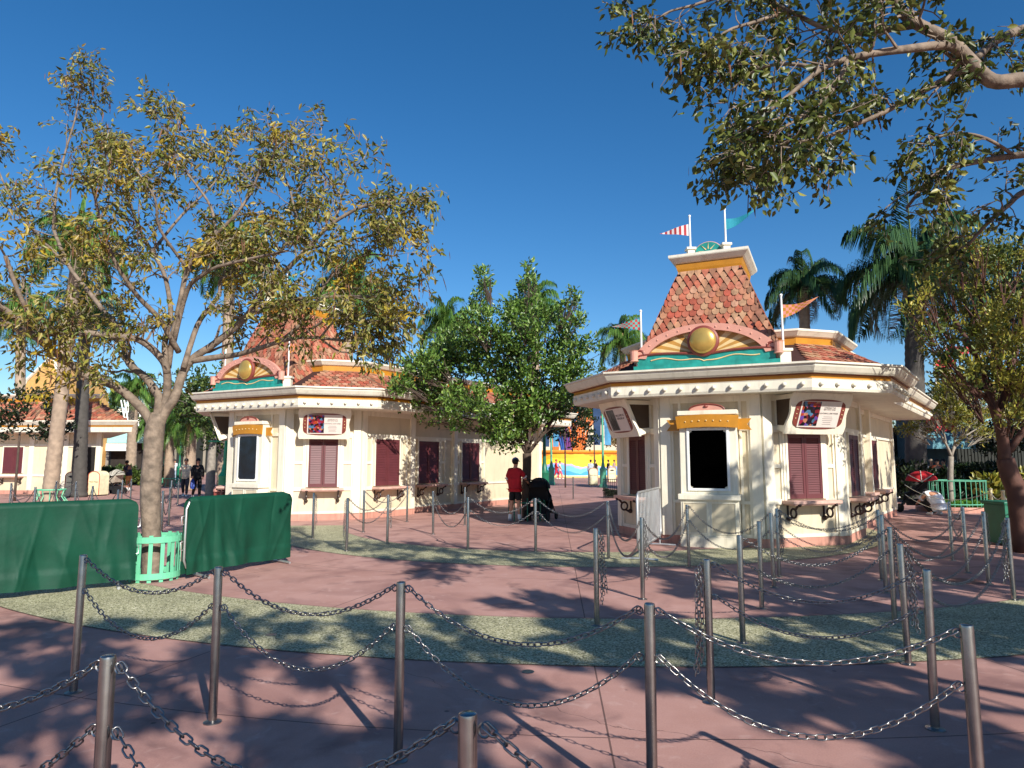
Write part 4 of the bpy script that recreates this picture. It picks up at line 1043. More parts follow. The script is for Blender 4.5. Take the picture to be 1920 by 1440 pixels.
# --- dense green tree before the farther booth
def clump_tree(name, label, cat, base, trunk, limbs, clumps, leafm, bark, seed, n_per=260, lsize=.09, lwid=.45, group=None, up=.5, twigs=True):
    """clumps: (centre, radii); leaves spread through the volume of each clump, twigs reaching in"""
    r = random.Random(seed); nr = np.random.default_rng(seed); t = thing(name, base, label, cat, group)
    mb = MB(); mb.tube(smoothpath([p for p, _ in trunk], 3), list(np.interp(np.linspace(0, len(trunk)-1, (len(trunk)-1)*3+1), range(len(trunk)), [w for _, w in trunk])), 12); mb.build('trunk', bark, t, smooth=2)
    lm = MB(); top = trunk[-1][0]
    for pts, a, b in limbs:
        sp = smoothpath(pts, 3); n = len(sp); lm.tube(sp, [a+(b-a)*i/(n-1) for i in range(n)], 7)
    Cs, Ds = [], []
    for c, rad in clumps:
        c = Vector(c)
        if twigs:
            for _ in range(4):
                e = c+Vector((r.gauss(0, .5)*rad[0], r.gauss(0, .5)*rad[1], r.gauss(0, .5)*rad[2])); s = c+(top-c)*min(.5, .8/max(.1, (top-c).length))
                lm.tube([s, s.lerp(e, .5)+Vector((r.gauss(0, .05), r.gauss(0, .05), .04)), e], [.014, .009, .004], 4, cap=False)
        n = int(n_per*rad[0]*rad[2]/.16)
        # several little sprays inside each clump
        k = max(4, n//16); sc = nr.normal(size=(k, 3)); sc /= np.linalg.norm(sc, axis=1, keepdims=True); sc *= nr.uniform(.35, 1.0, (k, 1))**.6
        sc = np.array(c)+sc*np.array(rad); idx = nr.integers(0, k, n); C = sc[idx]+nr.normal(0, .055*lsize/.09, (n, 3))
        D = (C-np.array(c))*.4/np.array(rad)+nr.normal(0, .6, (n, 3))+np.array([0, 0, up]); Cs.append(C); Ds.append(D)
    lm.build('limbs', bark, t, smooth=2)
    C = np.concatenate(Cs); D = np.concatenate(Ds); V, Fc = leaf_cloud(C, D, np.full(len(C), lsize), lwid, nr, blunt=True)
    npmesh('crown', V, Fc, leafm, parent=t, k=4); print(name, len(C)); return t
def clumps_px(lst, Y, r, n_depth=2, dY=1.0, s=1.0):
    out = []
    for x, y, R_ in lst:
        for k in range(n_depth):
            rr = R_*Y/1280*s; out.append((W(x+r.gauss(0, R_*.25), y+r.gauss(0, R_*.25), Y+r.uniform(-dY, dY)), (rr*r.uniform(.8, 1.15), rr*r.uniform(.8, 1.2), rr*r.uniform(.65, .95))))
    return out
glossy = leafmat('glossy green leaves', ['#2c4618', '#446222', '#5e7e30', '#789846', '#3a5820', '#9ab258'], rough=.32)
r0 = random.Random(5); GY = 19.0; gb = G(985, 988); gb = Vector((W(988, 900, GY).x, GY, 0))
gcl = [(985, 545, 26), (982, 590, 34), (1000, 630, 40), (960, 640, 40), (905, 560, 28), (895, 600, 38), (870, 640, 42), (925, 650, 44), (840, 640, 32), (810, 680, 36), (780, 700, 34), (850, 700, 48), (905, 710, 48), (960, 700, 46), (1010, 690, 46), (1050, 640, 36), (1075, 600, 24), (1090, 650, 26), (1070, 690, 40), (1040, 730, 44), (985, 750, 48), (930, 765, 44), (870, 750, 42), (815, 735, 38), (775, 745, 28), (850, 790, 26), (805, 775, 24), (960, 790, 32), (1010, 780, 34), (1050, 770, 28), (940, 815, 20), (1080, 735, 22), (1065, 575, 14), (1085, 570, 10), (905, 535, 14), (988, 516, 16), (990, 500, 9), (905, 515, 16), (1080, 548, 12), (950, 575, 26), (1000, 585, 24), (755, 730, 22), (760, 718, 20), (1030, 600, 24), (955, 815, 26), (925, 805, 20)]
lim = [([(988, 850), (965, 815), (930, 780), (880, 740), (830, 710)], .07, .02), ([(988, 850), (985, 790), (975, 720), (975, 640), (985, 560)], .07, .015), ([(990, 850), (1020, 810), (1045, 770), (1060, 710), (1075, 640)], .06, .015),
       ([(975, 830), (940, 800), (900, 790), (850, 780)], .04, .012), ([(980, 780), (930, 700), (905, 620), (900, 560)], .04, .012), ([(990, 840), (1005, 800), (1010, 720), (1030, 640)], .05, .012), ([(1002, 835), (1020, 815), (1040, 795), (1050, 760)], .03, .01)]
clump_tree('glossy_tree', 'dense glossy green tree in front of the farther booth', 'tree', tuple(gb), [(gb+Vector((0, 0, -.03)), .13), (W(986, 930, GY), .12), (W(988, 880, GY), .12), (W(988, 850, GY), .12)],
           [([W(x, y, GY+.1*i*r0.uniform(-1, 1)) for i, (x, y) in enumerate(p)], a, b) for p, a, b in lim], clumps_px(gcl, GY, r0, 2, 1.4), glossy, barkdark, 21, n_per=235, lsize=.125, lwid=.42)
t = thing('tree_guard', tuple(gb), 'dark green slatted guard around the glossy tree behind the man in red', 'tree guard')
for i in range(16):
    a = i*2*math.pi/16; mb = MB(); mb.tube([(gb.x+.5*math.cos(a), gb.y+.5*math.sin(a), 0), (gb.x+.5*math.cos(a), gb.y+.5*math.sin(a), .55), (gb.x+.44*math.cos(a), gb.y+.44*math.sin(a), .62)], .018, 5); mb.build('slat', greenpaint, t)
mb = MB(); mb.tube([(gb.x+.5*math.cos(a), gb.y+.5*math.sin(a), .5) for a in [i*2*math.pi/24 for i in range(25)]], .02, 5, cap=False); mb.build('hoop', greenpaint, t)

# --- red barked tree at right
yg = leafmat('yellow green leaves', ['#565e22', '#78802e', '#a09a38', '#b0a844', '#626428', '#c0b048'], ['#3a4a20', '#4e5e26', '#66762e'], pscale=1.0, plo=.53)
RY = 12.4; r1 = random.Random(9)
rcl = [(1780, 460, 34), (1830, 450, 30), (1870, 480, 40), (1920, 470, 44), (1760, 520, 36), (1810, 530, 44), (1860, 550, 44), (1910, 560, 46), (1720, 545, 18), (1745, 580, 34), (1705, 578, 18), (1790, 600, 44), (1840, 620, 46), (1890, 630, 50), (1930, 640, 50), (1760, 640, 36), (1735, 620, 24), (1800, 670, 34), (1850, 690, 40), (1900, 700, 44), (1770, 690, 26), (1800, 720, 26), (1950, 560, 50), (1960, 700, 50), (1990, 620, 60), (1930, 760, 30), (1905, 780, 24), (1960, 480, 40)]
rb_ = Vector((W(1915, 940, RY).x, RY, 0))
rl = [([(1885, 870), (1878, 810), (1862, 760), (1845, 700), (1820, 650), (1790, 600)], .11, .03), ([(1870, 790), (1885, 740), (1895, 690), (1915, 620), (1920, 540)], .09, .03), ([(1868, 770), (1850, 745), (1815, 720), (1790, 690), (1770, 660)], .05, .02), ([(1885, 740), (1870, 670), (1850, 600), (1830, 530), (1820, 480)], .05, .02), ([(1888, 850), (1930, 790), (1960, 720), (1980, 640)], .07, .03), ([(1845, 700), (1825, 690), (1780, 640), (1750, 590)], .04, .015)]
clump_tree('red_barked_tree', 'red barked tree with yellow green leaves at the right edge', 'tree', tuple(rb_), [(rb_+Vector((0, 0, -.03)), .19), (W(1908, 930, RY), .165), (W(1893, 890, RY), .155), (W(1885, 860, RY), .14)],
           [([W(x, y, RY+.08*i*r1.uniform(-1, 1)) for i, (x, y) in enumerate(p)], a, b) for p, a, b in rl], clumps_px(rcl, RY, r1, 2, .9), yg, barkred, 22, n_per=270, lsize=.1, lwid=.36)
# --- small tree in the green railed planter
SY = 22.3; sb_ = Vector((W(1782, 900, SY).x, SY, 0)); r2 = random.Random(4)
scl = [(1700, 780, 20), (1725, 770, 22), (1750, 755, 24), (1780, 740, 28), (1810, 745, 26), (1760, 790, 24), (1790, 785, 28), (1820, 780, 26), (1850, 770, 22), (1835, 800, 18), (1695, 810, 16), (1720, 805, 16), (1760, 720, 20), (1790, 705, 20), (1740, 780, 16), (1850, 815, 14), (1805, 815, 12), (1820, 715, 18), (1775, 765, 24), (1860, 750, 16)]
lim = [([(1784, 856), (1775, 835), (1755, 805), (1725, 800)], .05, .015), ([(1784, 856), (1790, 830), (1795, 790), (1800, 740)], .05, .012), ([(1785, 850), (1800, 825), (1830, 805), (1855, 790)], .04, .012), ([(1775, 835), (1765, 790), (1755, 750)], .03, .01)]
clump_tree('young_tree', 'slender young tree with pale trunk in the green railed planter', 'tree', tuple(sb_), [(sb_, .10), (W(1782, 910, SY), .085), (W(1783, 856, SY), .08)],
           [([W(x, y, SY+.1*i*r2.uniform(-1, 1)) for i, (x, y) in enumerate(p)], a, b) for p, a, b in lim], clumps_px(scl, SY, r2, 2, .9), leafmat('young olive leaves', ['#4a5520', '#6a742c', '#8a8a34', '#a09a3c', '#5a5a22', '#b09c3c']), barkgrey, 23, n_per=150, lsize=.12, lwid=.36)
# --- overhanging tree at top right; its trunk stands outside the picture
HY = 4.9
big = leafmat('broad olive green leaves', ['#2a3414', '#3e4c1c', '#5a6828', '#76803a', '#34401a', '#8c8c44'], ['#5a6428', '#8a8a40', '#a09a52'], pscale=2.0, plo=.6)
hb = Vector((5.9, 4.6, 0))
LH = [
 ([(2150, 240, HY), (2000, 160, HY), (1920, 150, HY), (1860, 152, HY), (1815, 110, HY), (1780, 75, HY), (1720, 45, HY), (1690, 20, HY), (1670, -20, HY)], .068, .036),
 ([(1800, 100, HY), (1775, 85, HY-.1), (1700, 92, HY-.2), (1640, 100, HY-.2), (1590, 110, HY-.3), (1540, 130, HY-.3), (1490, 170, HY-.4), (1440, 210, HY-.4)], .04, .012),
 ([(1720, 45, HY), (1660, 55, HY+.1), (1600, 60, HY+.2), (1540, 50, HY+.3), (1480, 20, HY+.3), (1420, -10, HY+.3)], .035, .014),
 ([(1810, 130, HY), (1780, 145, HY+.1), (1720, 175, HY+.2), (1660, 210, HY+.2), (1600, 235, HY+.2), (1540, 260, HY+.2), (1480, 265, HY+.2), (1430, 262, HY+.3), (1390, 268, HY+.3)], .028, .009),
 ([(2150, 240, HY), (2020, 60, HY+.3), (1940, 50, HY+.4), (1870, 75, HY+.3), (1830, 110, HY+.2)], .05, .03),
 ([(2150, 240, HY), (2040, 270, HY+.4), (1960, 285, HY+.5), (1880, 295, HY+.5), (1800, 310, HY+.5), (1750, 330, HY+.5), (1700, 390, HY+.5)], .045, .012),
 ([(2150, 240, HY), (2000, 340, HY+.8), (1920, 360, HY+.8), (1890, 385, HY+.8), (1850, 420, HY+.8), (1815, 460, HY+.8)], .04, .012),
 ([(1480, 20, HY+.3), (1420, 40, HY+.2), (1360, 60, HY+.1), (1320, 100, HY+.1)], .018, .008),
 ([(1420, -10, HY+.3), (1350, -5, HY+.4), (1300, 10, HY+.4), (1260, 20, HY+.4), (1240, 30, HY+.4)], .018, .007),
 ([(1540, 130, HY-.3), (1480, 120, HY-.2), (1420, 130, HY-.1), (1370, 170, HY)], .018, .008),
 ([(1590, 110, HY-.3), (1560, 170, HY-.4), (1500, 220, HY-.4), (1450, 250, HY-.4), (1420, 275, HY-.3)], .018, .007),
 ([(1900, 290, HY+.5), (1850, 260, HY+.3), (1800, 250, HY+.3), (1740, 260, HY+.2)], .016, .008),
]
hl = [([W(x, y, Y) for x, y, Y in l], a, b, (.45 if l[0][0] == 2150 or l[0][0] == 1900 else 1.25)) for l, a, b in LH]
hl.append(([Vector((5.85, 4.65, 2.4)), Vector((5.7, 4.7, 3.2)), W(2150, 240, HY)], .12, .085))
hl += [([Vector((5.85, 4.65, 2.6)), Vector((6.4, 4.0, 4.0)), Vector((7.2, 3.2, 5.4)), Vector((7.8, 2.6, 6.6))], .1, .03), ([Vector((5.85, 4.65, 2.6)), Vector((6.6, 5.2, 4.2)), Vector((7.4, 6.0, 5.4)), Vector((8.2, 6.6, 6.0))], .1, .03), ([W(2150, 240, HY), Vector((4.9, 4.2, 5.4)), Vector((4.2, 3.4, 6.6)), Vector((3.4, 2.8, 7.4))], .08, .02),
       ([W(1670, -20, HY), Vector((2.4, 4.6, 5.7)), Vector((1.6, 4.2, 6.6)), Vector((.8, 3.8, 7.2))], .045, .015)]
branching_tree('overhanging_tree', 'tree with broad leaves overhanging the upper right corner', 'tree', tuple(hb), [(hb+Vector((0, 0, -.03)), .2), (Vector((5.88, 4.62, 1.2)), .17), (Vector((5.85, 4.65, 2.6)), .15)], hl, big, barkpale, 31, nside=15, slen=.46, twigs=5, tlen=.28, leaves=11, lsize=.07, lwid=.52, droop=.55, start=.3, pods=.03, spread=.09, up=.0, sidegrav=.12)
# --- trees behind and beside the photographer: they stand out of view and cast the dappled shade
def shade_tree(x, y, h, label, seed, ns=7, spread=2.2, lv=13):
    r = random.Random(seed); b = Vector((x, y, 0)); f = Vector((x, y, h*.42)); lim = []
    for i in range(ns):
        a = i*2*math.pi/ns+r.uniform(-.3, .3); e = spread*r.uniform(.7, 1.2)
        lim.append(([f, f+Vector((math.cos(a)*e*.35, math.sin(a)*e*.35, h*.2)), f+Vector((math.cos(a)*e*.75, math.sin(a)*e*.75, h*.36*r.uniform(.8, 1.1))), f+Vector((math.cos(a)*e, math.sin(a)*e, h*.5*r.uniform(.8, 1.2)))], .09, .02))
    branching_tree('shade_tree', label, 'tree', (x, y, 0), [(b, .17), (b.lerp(f, .5), .15), (f, .15)], lim, big, barkpale, seed, nside=6, slen=1.0, twigs=5, tlen=.45, leaves=int(lv*1.3), lsize=.17, lwid=.5, start=.3, group='trees outside the picture that shade the paving')
shade_tree(7.6, -1.2, 6.4, 'shade tree standing outside the picture right of the photographer', 41, spread=2.8, lv=24)
shade_tree(9.8, 1.6, 6.0, 'second shade tree right of the photographer near the queue end', 46, spread=2.6, lv=20)
shade_tree(2.6, -4.6, 7.0, 'shade tree standing behind the photographer', 42, spread=2.6, lv=24)
shade_tree(24, 19, 9.5, 'tall shade tree outside the right edge near the planter', 44, ns=8, spread=4.5, lv=16)
shade_tree(15.2, 12.2, 6.8, 'shade tree outside the right edge beyond the queue', 45, ns=9, spread=3.6, lv=11)
shade_tree(10.5, 4.5, 6.5, 'shade tree outside the right edge beside the queue', 43, spread=2.6)

# ------------------------------------------------------------------ palms
palmg = leafmat('palm leaflets', ['#33561f', '#4d7430', '#6c8f42', '#3c6228', '#88a44e'], rough=.4)
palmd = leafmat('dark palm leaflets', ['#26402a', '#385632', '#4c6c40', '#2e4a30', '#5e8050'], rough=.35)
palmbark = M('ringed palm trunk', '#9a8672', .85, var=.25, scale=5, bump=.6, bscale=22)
palmbarkd = M('dark palm trunk', '#4a4641', .85, var=.25, scale=5, bump=.6, bscale=22)  # darker copy of the palm trunk colour
fibre = M('palm leaf bases', '#9a8a5a', .85, var=.4, scale=9, bump=.8)
def palm_crown(seed, n=20, L=2.9):
    r = random.Random(seed); nr = np.random.default_rng(seed); V, Fc = [], []; c = 0; rach = MB()
    for i in range(n):
        a = i*2.39996+r.uniform(-.2, .2); el = R(84-84*(i/n)**1.1+r.uniform(-8, 8)); LL = L*r.uniform(.85, 1.1)
        p = Vector((0, 0, 0)); d = Vector((math.cos(a)*math.cos(el), math.sin(a)*math.cos(el), math.sin(el))); pts = [p.copy()]; N = 18
        for j in range(N):
            d = (d+Vector((0, 0, -.10-.16*j/N))).normalized(); p = p+d*LL/N; pts.append(p.copy())
        rach.tube(pts, [.035*(1-.9*j/N) for j in range(N+1)], 4, cap=False)
        for j in range(2, N+1):
            for k in range(7):
                q = pts[j-1].lerp(pts[j], k/7); ax = (pts[j]-pts[j-1]).normalized(); side = ax.cross(Vector((0, 0, 1))).normalized()
                lt = 1.0*math.sin(math.pi*min(1, (j+k/7)/N*.93+.07))**.6*L/2.9+.08
                for s in (-1, 1):
                    d0 = (side*s*.9+ax*.55+Vector((r.gauss(0, .12), r.gauss(0, .12), .25+r.gauss(0, .2)))).normalized()
                    m = q+d0*lt*.45; e = m+(d0*.25+Vector((0, 0, -1.0))+ax*.15).normalized()*lt*.6; w = Vector((-d0.y, d0.x, 0)).normalized()*.019+ax*.008
                    V += [q-w*.6, q+w*.6, m+w, m-w, e+w*.15, e-w*.15]; Fc += [(c, c+1, c+2, c+3), (c+3, c+2, c+4, c+5)]; c += 6
    return np.array([tuple(v) for v in V]), np.array(Fc), rach
PALM = {}
def palm(px, py, Y, base_px, label, seed=1, s=1.0, m=palmg, bark=palmbark, rad=.24, name='palm_tree', guard=False, fibres=True):
    top = W(px, py, Y); base = Vector((W(base_px, 900, Y).x, Y, 0))
    t = thing(name, tuple(base), label, 'palm', 'queen palms round the plaza')
    mb = MB(); H = top.z; n = max(20, int(H/.13)); pts = [base.lerp(top, i/n)+Vector((0, 0, 0)) for i in range(n+1)]
    mb.tube(pts, [rad*(1.12-.30*i/n)*(1.15 if i < 2 else 1)*(1+(.035 if i % 2 else -.02)) for i in range(n+1)], 14); mb.build('trunk', bark, t, smooth=2)
    if fibres:
        mb = MB(); r = random.Random(seed)
        for i in range(14):
            a = r.uniform(0, 6.28); z = r.uniform(-.9, .0)*s; q = top+Vector((math.cos(a)*rad*.75, math.sin(a)*rad*.75, z)); mb.tube([q, q+Vector((math.cos(a)*.12, math.sin(a)*.12, .35)), q+Vector((math.cos(a)*.3, math.sin(a)*.3, .6))], [.07*s, .05*s, .02*s], 5)
        mb.build('leaf_bases', fibre, t, smooth=2)
    k = (seed, m.name)
    if k not in PALM:
        V, Fc, ra = palm_crown(seed); V = V+np.array(WLOC[t.name]); o = npmesh('crown', V, Fc, m, parent=t, k=4)
        rr = MB(); rr.v = [tuple(Vector(p)+base) for p in ra.v]; rr.f = ra.f; ro = rr.build('rachis', MATS.get('palm rachis') or M('palm rachis', '#6a7a3a', .6), t); PALM[k] = (o, ro)
    else:
        o = PALM[k][0].copy(); COL.objects.link(o); ro = PALM[k][1].copy(); COL.objects.link(ro); o.parent = ro.parent = t
    for q in (o, ro): q.location = top-base; q.scale = (s, s, s); q.rotation_euler = (0, 0, random.Random(px).uniform(0, 6))
    return t
palm(146, 470, 27, 95, 'tall leaning palm with pale trunk before the far left booth', 1, .85, rad=.25)
palm(160, 590, 31, 150, 'palm with dark shaded trunk beside the leaning palm', 2, .75, bark=palmbarkd, rad=.27)  # shade on this trunk is put into its darker bark colour
palm(252, 735, 48, 244, 'short distant palm seen just left of the big tree trunk', 3, .75, rad=.33)
palm(432, 490, 30, 420, 'tall palm rising behind the big pod tree above the farther booth', 1, .9, rad=.26)
palm(655, 545, 34, 650, 'palm behind the farther booth tower with drooping fronds', 2, .95, rad=.26)
palm(838, 612, 40, 838, 'palm behind the left side of the glossy tree', 3, .85, rad=.26)
palm(1003, 580, 40, 1006, 'palm crowned above the glossy tree', 1, .85, rad=.26)
palm(1168, 645, 42, 1168, 'palm behind the left flagpole of the nearer booth', 2, .8, rad=.26)
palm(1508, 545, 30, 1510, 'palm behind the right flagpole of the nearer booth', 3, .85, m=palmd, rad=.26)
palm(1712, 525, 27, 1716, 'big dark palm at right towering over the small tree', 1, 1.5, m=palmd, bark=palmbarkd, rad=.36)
palm(40, 600, 36, 36, 'palm at the far left edge behind the pod tree', 2, .85, rad=.26)
palm(318, 800, 44, 318, 'low palm with reddish trunk seen right of the big trunk', 3, .9, rad=.3)
palm(360, 790, 38, 357, 'low palm behind the walking couple', 1, .8, rad=.26)
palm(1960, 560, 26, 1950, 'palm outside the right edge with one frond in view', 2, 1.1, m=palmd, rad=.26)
def small_guard(px, Y, label):
    c = W(px, 900, Y); c.z = 0; t = thing('tree_guard', tuple(c), label, 'tree guard')
    for i in range(12):
        a = i*2*math.pi/12; mb = MB(); mb.tube([(c.x+.75*math.cos(a)*.8, c.y+.6*math.sin(a), .0), (c.x+.42*math.cos(a), c.y+.42*math.sin(a), .25), (c.x+.5*math.cos(a), c.y+.5*math.sin(a), .5)], .018, 4); mb.build('slat', mint, t)
    mb = MB(); mb.tube([(c.x+.5*math.cos(a), c.y+.5*math.sin(a), .5) for a in [i*2*math.pi/20 for i in range(21)]], .03, 5, cap=False); mb.build('hoop', mint, t)
small_guard(97, 27, 'mint guard at the foot of the leaning palm'); small_guard(318, 44, 'mint guard at the foot of the low reddish palm'); small_guard(246, 48, 'mint guard at the foot of the short distant palm')

# ------------------------------------------------------------------ backdrop trees and hedges
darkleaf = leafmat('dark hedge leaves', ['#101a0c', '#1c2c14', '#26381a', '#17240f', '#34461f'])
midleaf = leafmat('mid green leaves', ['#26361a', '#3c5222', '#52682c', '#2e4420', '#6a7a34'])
rb2 = random.Random(77)
def bush_tree(px, Y, ytop, ybot, wpx, label, m=midleaf, n=10, lsize=.22, name='broadleaf_tree', dens=34, trunk=True, cat='tree', group='trees round the back of the plaza', seed=0, bark=barkdark):
    r = random.Random(seed or px*7+int(Y)); base = Vector((W(px, 900, Y).x, Y, 0)); cl = []
    zt = W(px, ytop, Y).z; zb = max(.2, W(px, ybot, Y).z); w = wpx*Y/1280/2; h = (zt-zb)/2; c = Vector((base.x, Y, (zt+zb)/2))
    for i in range(n):
        a = r.uniform(0, 6.28); u = r.uniform(.2, .8); zz = r.uniform(-.75, .75); k = math.sqrt(max(.05, 1-zz*zz)); rad = r.uniform(.35, .5)*min(w, h*1.2)
        cl.append((c+Vector((math.cos(a)*w*u*k, math.sin(a)*min(w, 2.5)*u*k, zz*h)), (rad, rad, rad*.8)))
    if trunk: tr = [(base, .04*h+.12), (Vector((base.x, Y, zb)), .03*h+.1), (Vector((base.x+.1, Y, zb+h*.6)), .06)]
    else: tr = [(base, .05), (Vector((base.x, Y, zb+h*.5)), .04)]
    return clump_tree(name, label, cat, tuple(base), tr, [], cl, m, bark, int(px+Y), n_per=dens, lsize=lsize, lwid=.5, group=group)
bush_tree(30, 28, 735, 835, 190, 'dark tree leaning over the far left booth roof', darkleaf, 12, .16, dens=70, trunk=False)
bush_tree(395, 26, 690, 850, 170, 'shaded tree with pale limbs left of the farther booth', midleaf, 16, .15, dens=80, bark=barkgrey)
bush_tree(300, 60, 720, 840, 150, 'green tree far behind the big trunk', midleaf, 10, .3)
bush_tree(215, 75, 740, 800, 120, 'distant green tree right of the dark palm trunk', midleaf, 8, .35)
bush_tree(730, 55, 640, 740, 110, 'distant tree tops above the farther booth roof', darkleaf, 10, .28)
bush_tree(790, 60, 650, 760, 120, 'distant dark tree behind the glossy tree', darkleaf, 10, .28)
bush_tree(1115, 50, 680, 800, 120, 'tree beyond the gap between the booths', midleaf, 10, .25, trunk=False)
bush_tree(1060, 42, 735, 835, 130, 'shady tree over the gap behind the glossy tree', darkleaf, 16, .2, dens=60, trunk=False)
bush_tree(1160, 70, 760, 850, 90, 'pale dry tree beside the banner lamp', leafmat('dry leaves', ['#5a5230', '#8a7a52', '#6a5a3a', '#a08a5a']), 8, .3)
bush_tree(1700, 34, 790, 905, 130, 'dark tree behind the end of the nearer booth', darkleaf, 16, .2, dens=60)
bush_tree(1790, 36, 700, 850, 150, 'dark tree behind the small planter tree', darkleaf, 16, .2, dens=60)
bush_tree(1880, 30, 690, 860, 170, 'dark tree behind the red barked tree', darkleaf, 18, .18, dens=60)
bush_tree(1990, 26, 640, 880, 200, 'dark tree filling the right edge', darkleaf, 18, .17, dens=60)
bush_tree(1850, 55, 700, 800, 260, 'distant trees at right beyond the hedge', midleaf, 14, .3)
def hedge(px0, px1, Y, h, depth, label, m=darkleaf, cat='hedge', size=.12, n=5200, name='hedge'):
    a = W(px0, 900, Y); b = W(px1, 900, Y); nr = np.random.default_rng(int(px0+Y)); 
    t = thing(name, (a.x, Y, 0), label, cat); C = np.column_stack([nr.uniform(a.x, b.x, n), Y+nr.uniform(-depth/2, depth/2, n), np.zeros(n)])
    hh = h*(.85+.15*np.sin(C[:, 0]*2.1)+.1*np.sin(C[:, 0]*5.3)); C[:, 2] = hh*nr.uniform(0, 1, n)**.6
    V, Fc = leaf_cloud(C, nr.normal(0, .6, (n, 3))+np.array([0, -.2, .7]), np.full(n, size), .4, nr); npmesh('leaves', V, Fc, m, parent=t, k=4)
    mb = MB(); r = random.Random(3)
    for i in range(int((b.x-a.x)/.35)): x = a.x+(i+.5)*.35; mb.tube([(x, Y, 0), (x+r.gauss(0, .08), Y+r.gauss(0, .1), h*.5), (x+r.gauss(0, .15), Y+r.gauss(0, .2), h*.85)], [.03, .02, .01], 4)
    mb.build('stems', barkdark, t)
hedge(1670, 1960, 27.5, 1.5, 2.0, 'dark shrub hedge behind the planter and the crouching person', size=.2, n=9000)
hedge(1840, 1960, 24.5, 1.25, 1.2, 'spiky shrubs lit at their tips before the dark hedge', m=yg, size=.3, n=1500)
hedge(195, 300, 46, 1.2, 2, 'low green hedge beyond the grey stroller', m=midleaf, size=.25, n=3500)
# dark timber fence behind the hedge at right
def slat_fence(px0, px1, Y, h, label, col, step=.16, cat='fence'):
    a = W(px0, 900, Y).x; b = W(px1, 900, Y).x; t = thing('slat_fence', (a, Y, 0), label, cat); mb = MB(); x = a
    mb.box(a, b, Y+.1, Y+.12, 0, h-.05)  # added solid backing board, keeps the bright background out of the slat gaps
    while x < b: mb.box(x, x+step*.72, Y, Y+.03, 0, h+.03*math.sin(x*9)); x += step
    mb.build('slats', col, t); mb = MB(); mb.box(a, b, Y+.031, Y+.09, .3, .42); mb.box(a, b, Y+.031, Y+.09, h-.5, h-.38); mb.build('rail', col, t)
slat_fence(1650, 1990, 33, 3.2, 'dark tall slatted fence behind the hedge at right', M('shade darkened timber', '#20241e', .8, var=.3, scale=3))  # timber colour darkened for the shade the fence stands in

# planter with green railing
pl0 = G(1706, 950); Yp = 22.3
t = thing('railed_planter', (sb_.x, sb_.y, 0), 'round kerbed planter with green railing around the young tree', 'planter')
c = (sb_.x+.2, sb_.y+.15); prr = .98
def oval(r, z, n=40): return [(c[0]+r*math.cos(2*math.pi*i/n), c[1]+r*.75*math.sin(2*math.pi*i/n), z) for i in range(n)]
mb = MB(); mb.loft([oval(prr+.22, 0), oval(prr+.22, .14), oval(prr+.2, .16), oval(prr-.02, .16), oval(prr-.02, .02)]); mb.build('kerb', pinkbase, t)
mb = MB(); mb.loft([oval(prr-.03, .05), oval(prr-.03, .12)]); mb.build('soil', M('planter soil', '#3a2a1e', .95, var=.3, scale=8, bump=.8), t)
for i in range(34):
    a = 2*math.pi*i/34; x, y = c[0]+prr*.96*math.cos(a), c[1]+prr*.72*math.sin(a); mb = MB(); mb.tube([(x, y, .14), (x, y, .98)], .012, 5); mb.build('railing_bar', tealpaint, t)
for z in (.24, .98): mb = MB(); mb.tube([(c[0]+prr*.96*math.cos(2*math.pi*i/40), c[1]+prr*.72*math.sin(2*math.pi*i/40), z) for i in range(41)], .02, 5, cap=False); mb.build('railing_hoop', tealpaint, t)
nr = np.random.default_rng(2); n = 1500; a = nr.uniform(0, 6.28, n); q = nr.uniform(0, 1, n)**.5*prr*.9; C = np.column_stack([c[0]+q*np.cos(a), c[1]+q*.72*np.sin(a), nr.uniform(.12, .25, n)])
V, Fc = leaf_cloud(C, nr.normal(0, .5, (n, 3))+np.array([0, 0, 1.]), np.full(n, .13), .3, nr); o = npmesh('ground_cover', V, Fc, leafmat('bright ground cover', ['#4a7a22', '#6aa030', '#3a6a1c']), parent=t, k=4); o['kind'] = 'stuff'
# green trash box at the right edge
t = thing('green_bin', tuple(G(1915, 1025)), 'dark green slatted bin surround cut by the right edge', 'bin'); g = G(1915, 1025)
mb = MB(); mb.box(g.x-.25, g.x+.45, g.y, g.y+.6, .03, .78); mb.build('bin_body', greenpaint, t, bevel=.01)
for i in range(9): mb = MB(); x = g.x-.27+i*.085; mb.box(x, x+.05, g.y-.022, g.y-.003, .02, .8); mb.build('slat', greenpaint, t)
mb = MB(); mb.box(g.x-.29, g.x+.5, g.y-.04, g.y+.64, .782, .84); mb.build('bin_lid', greenpaint, t, bevel=.012)

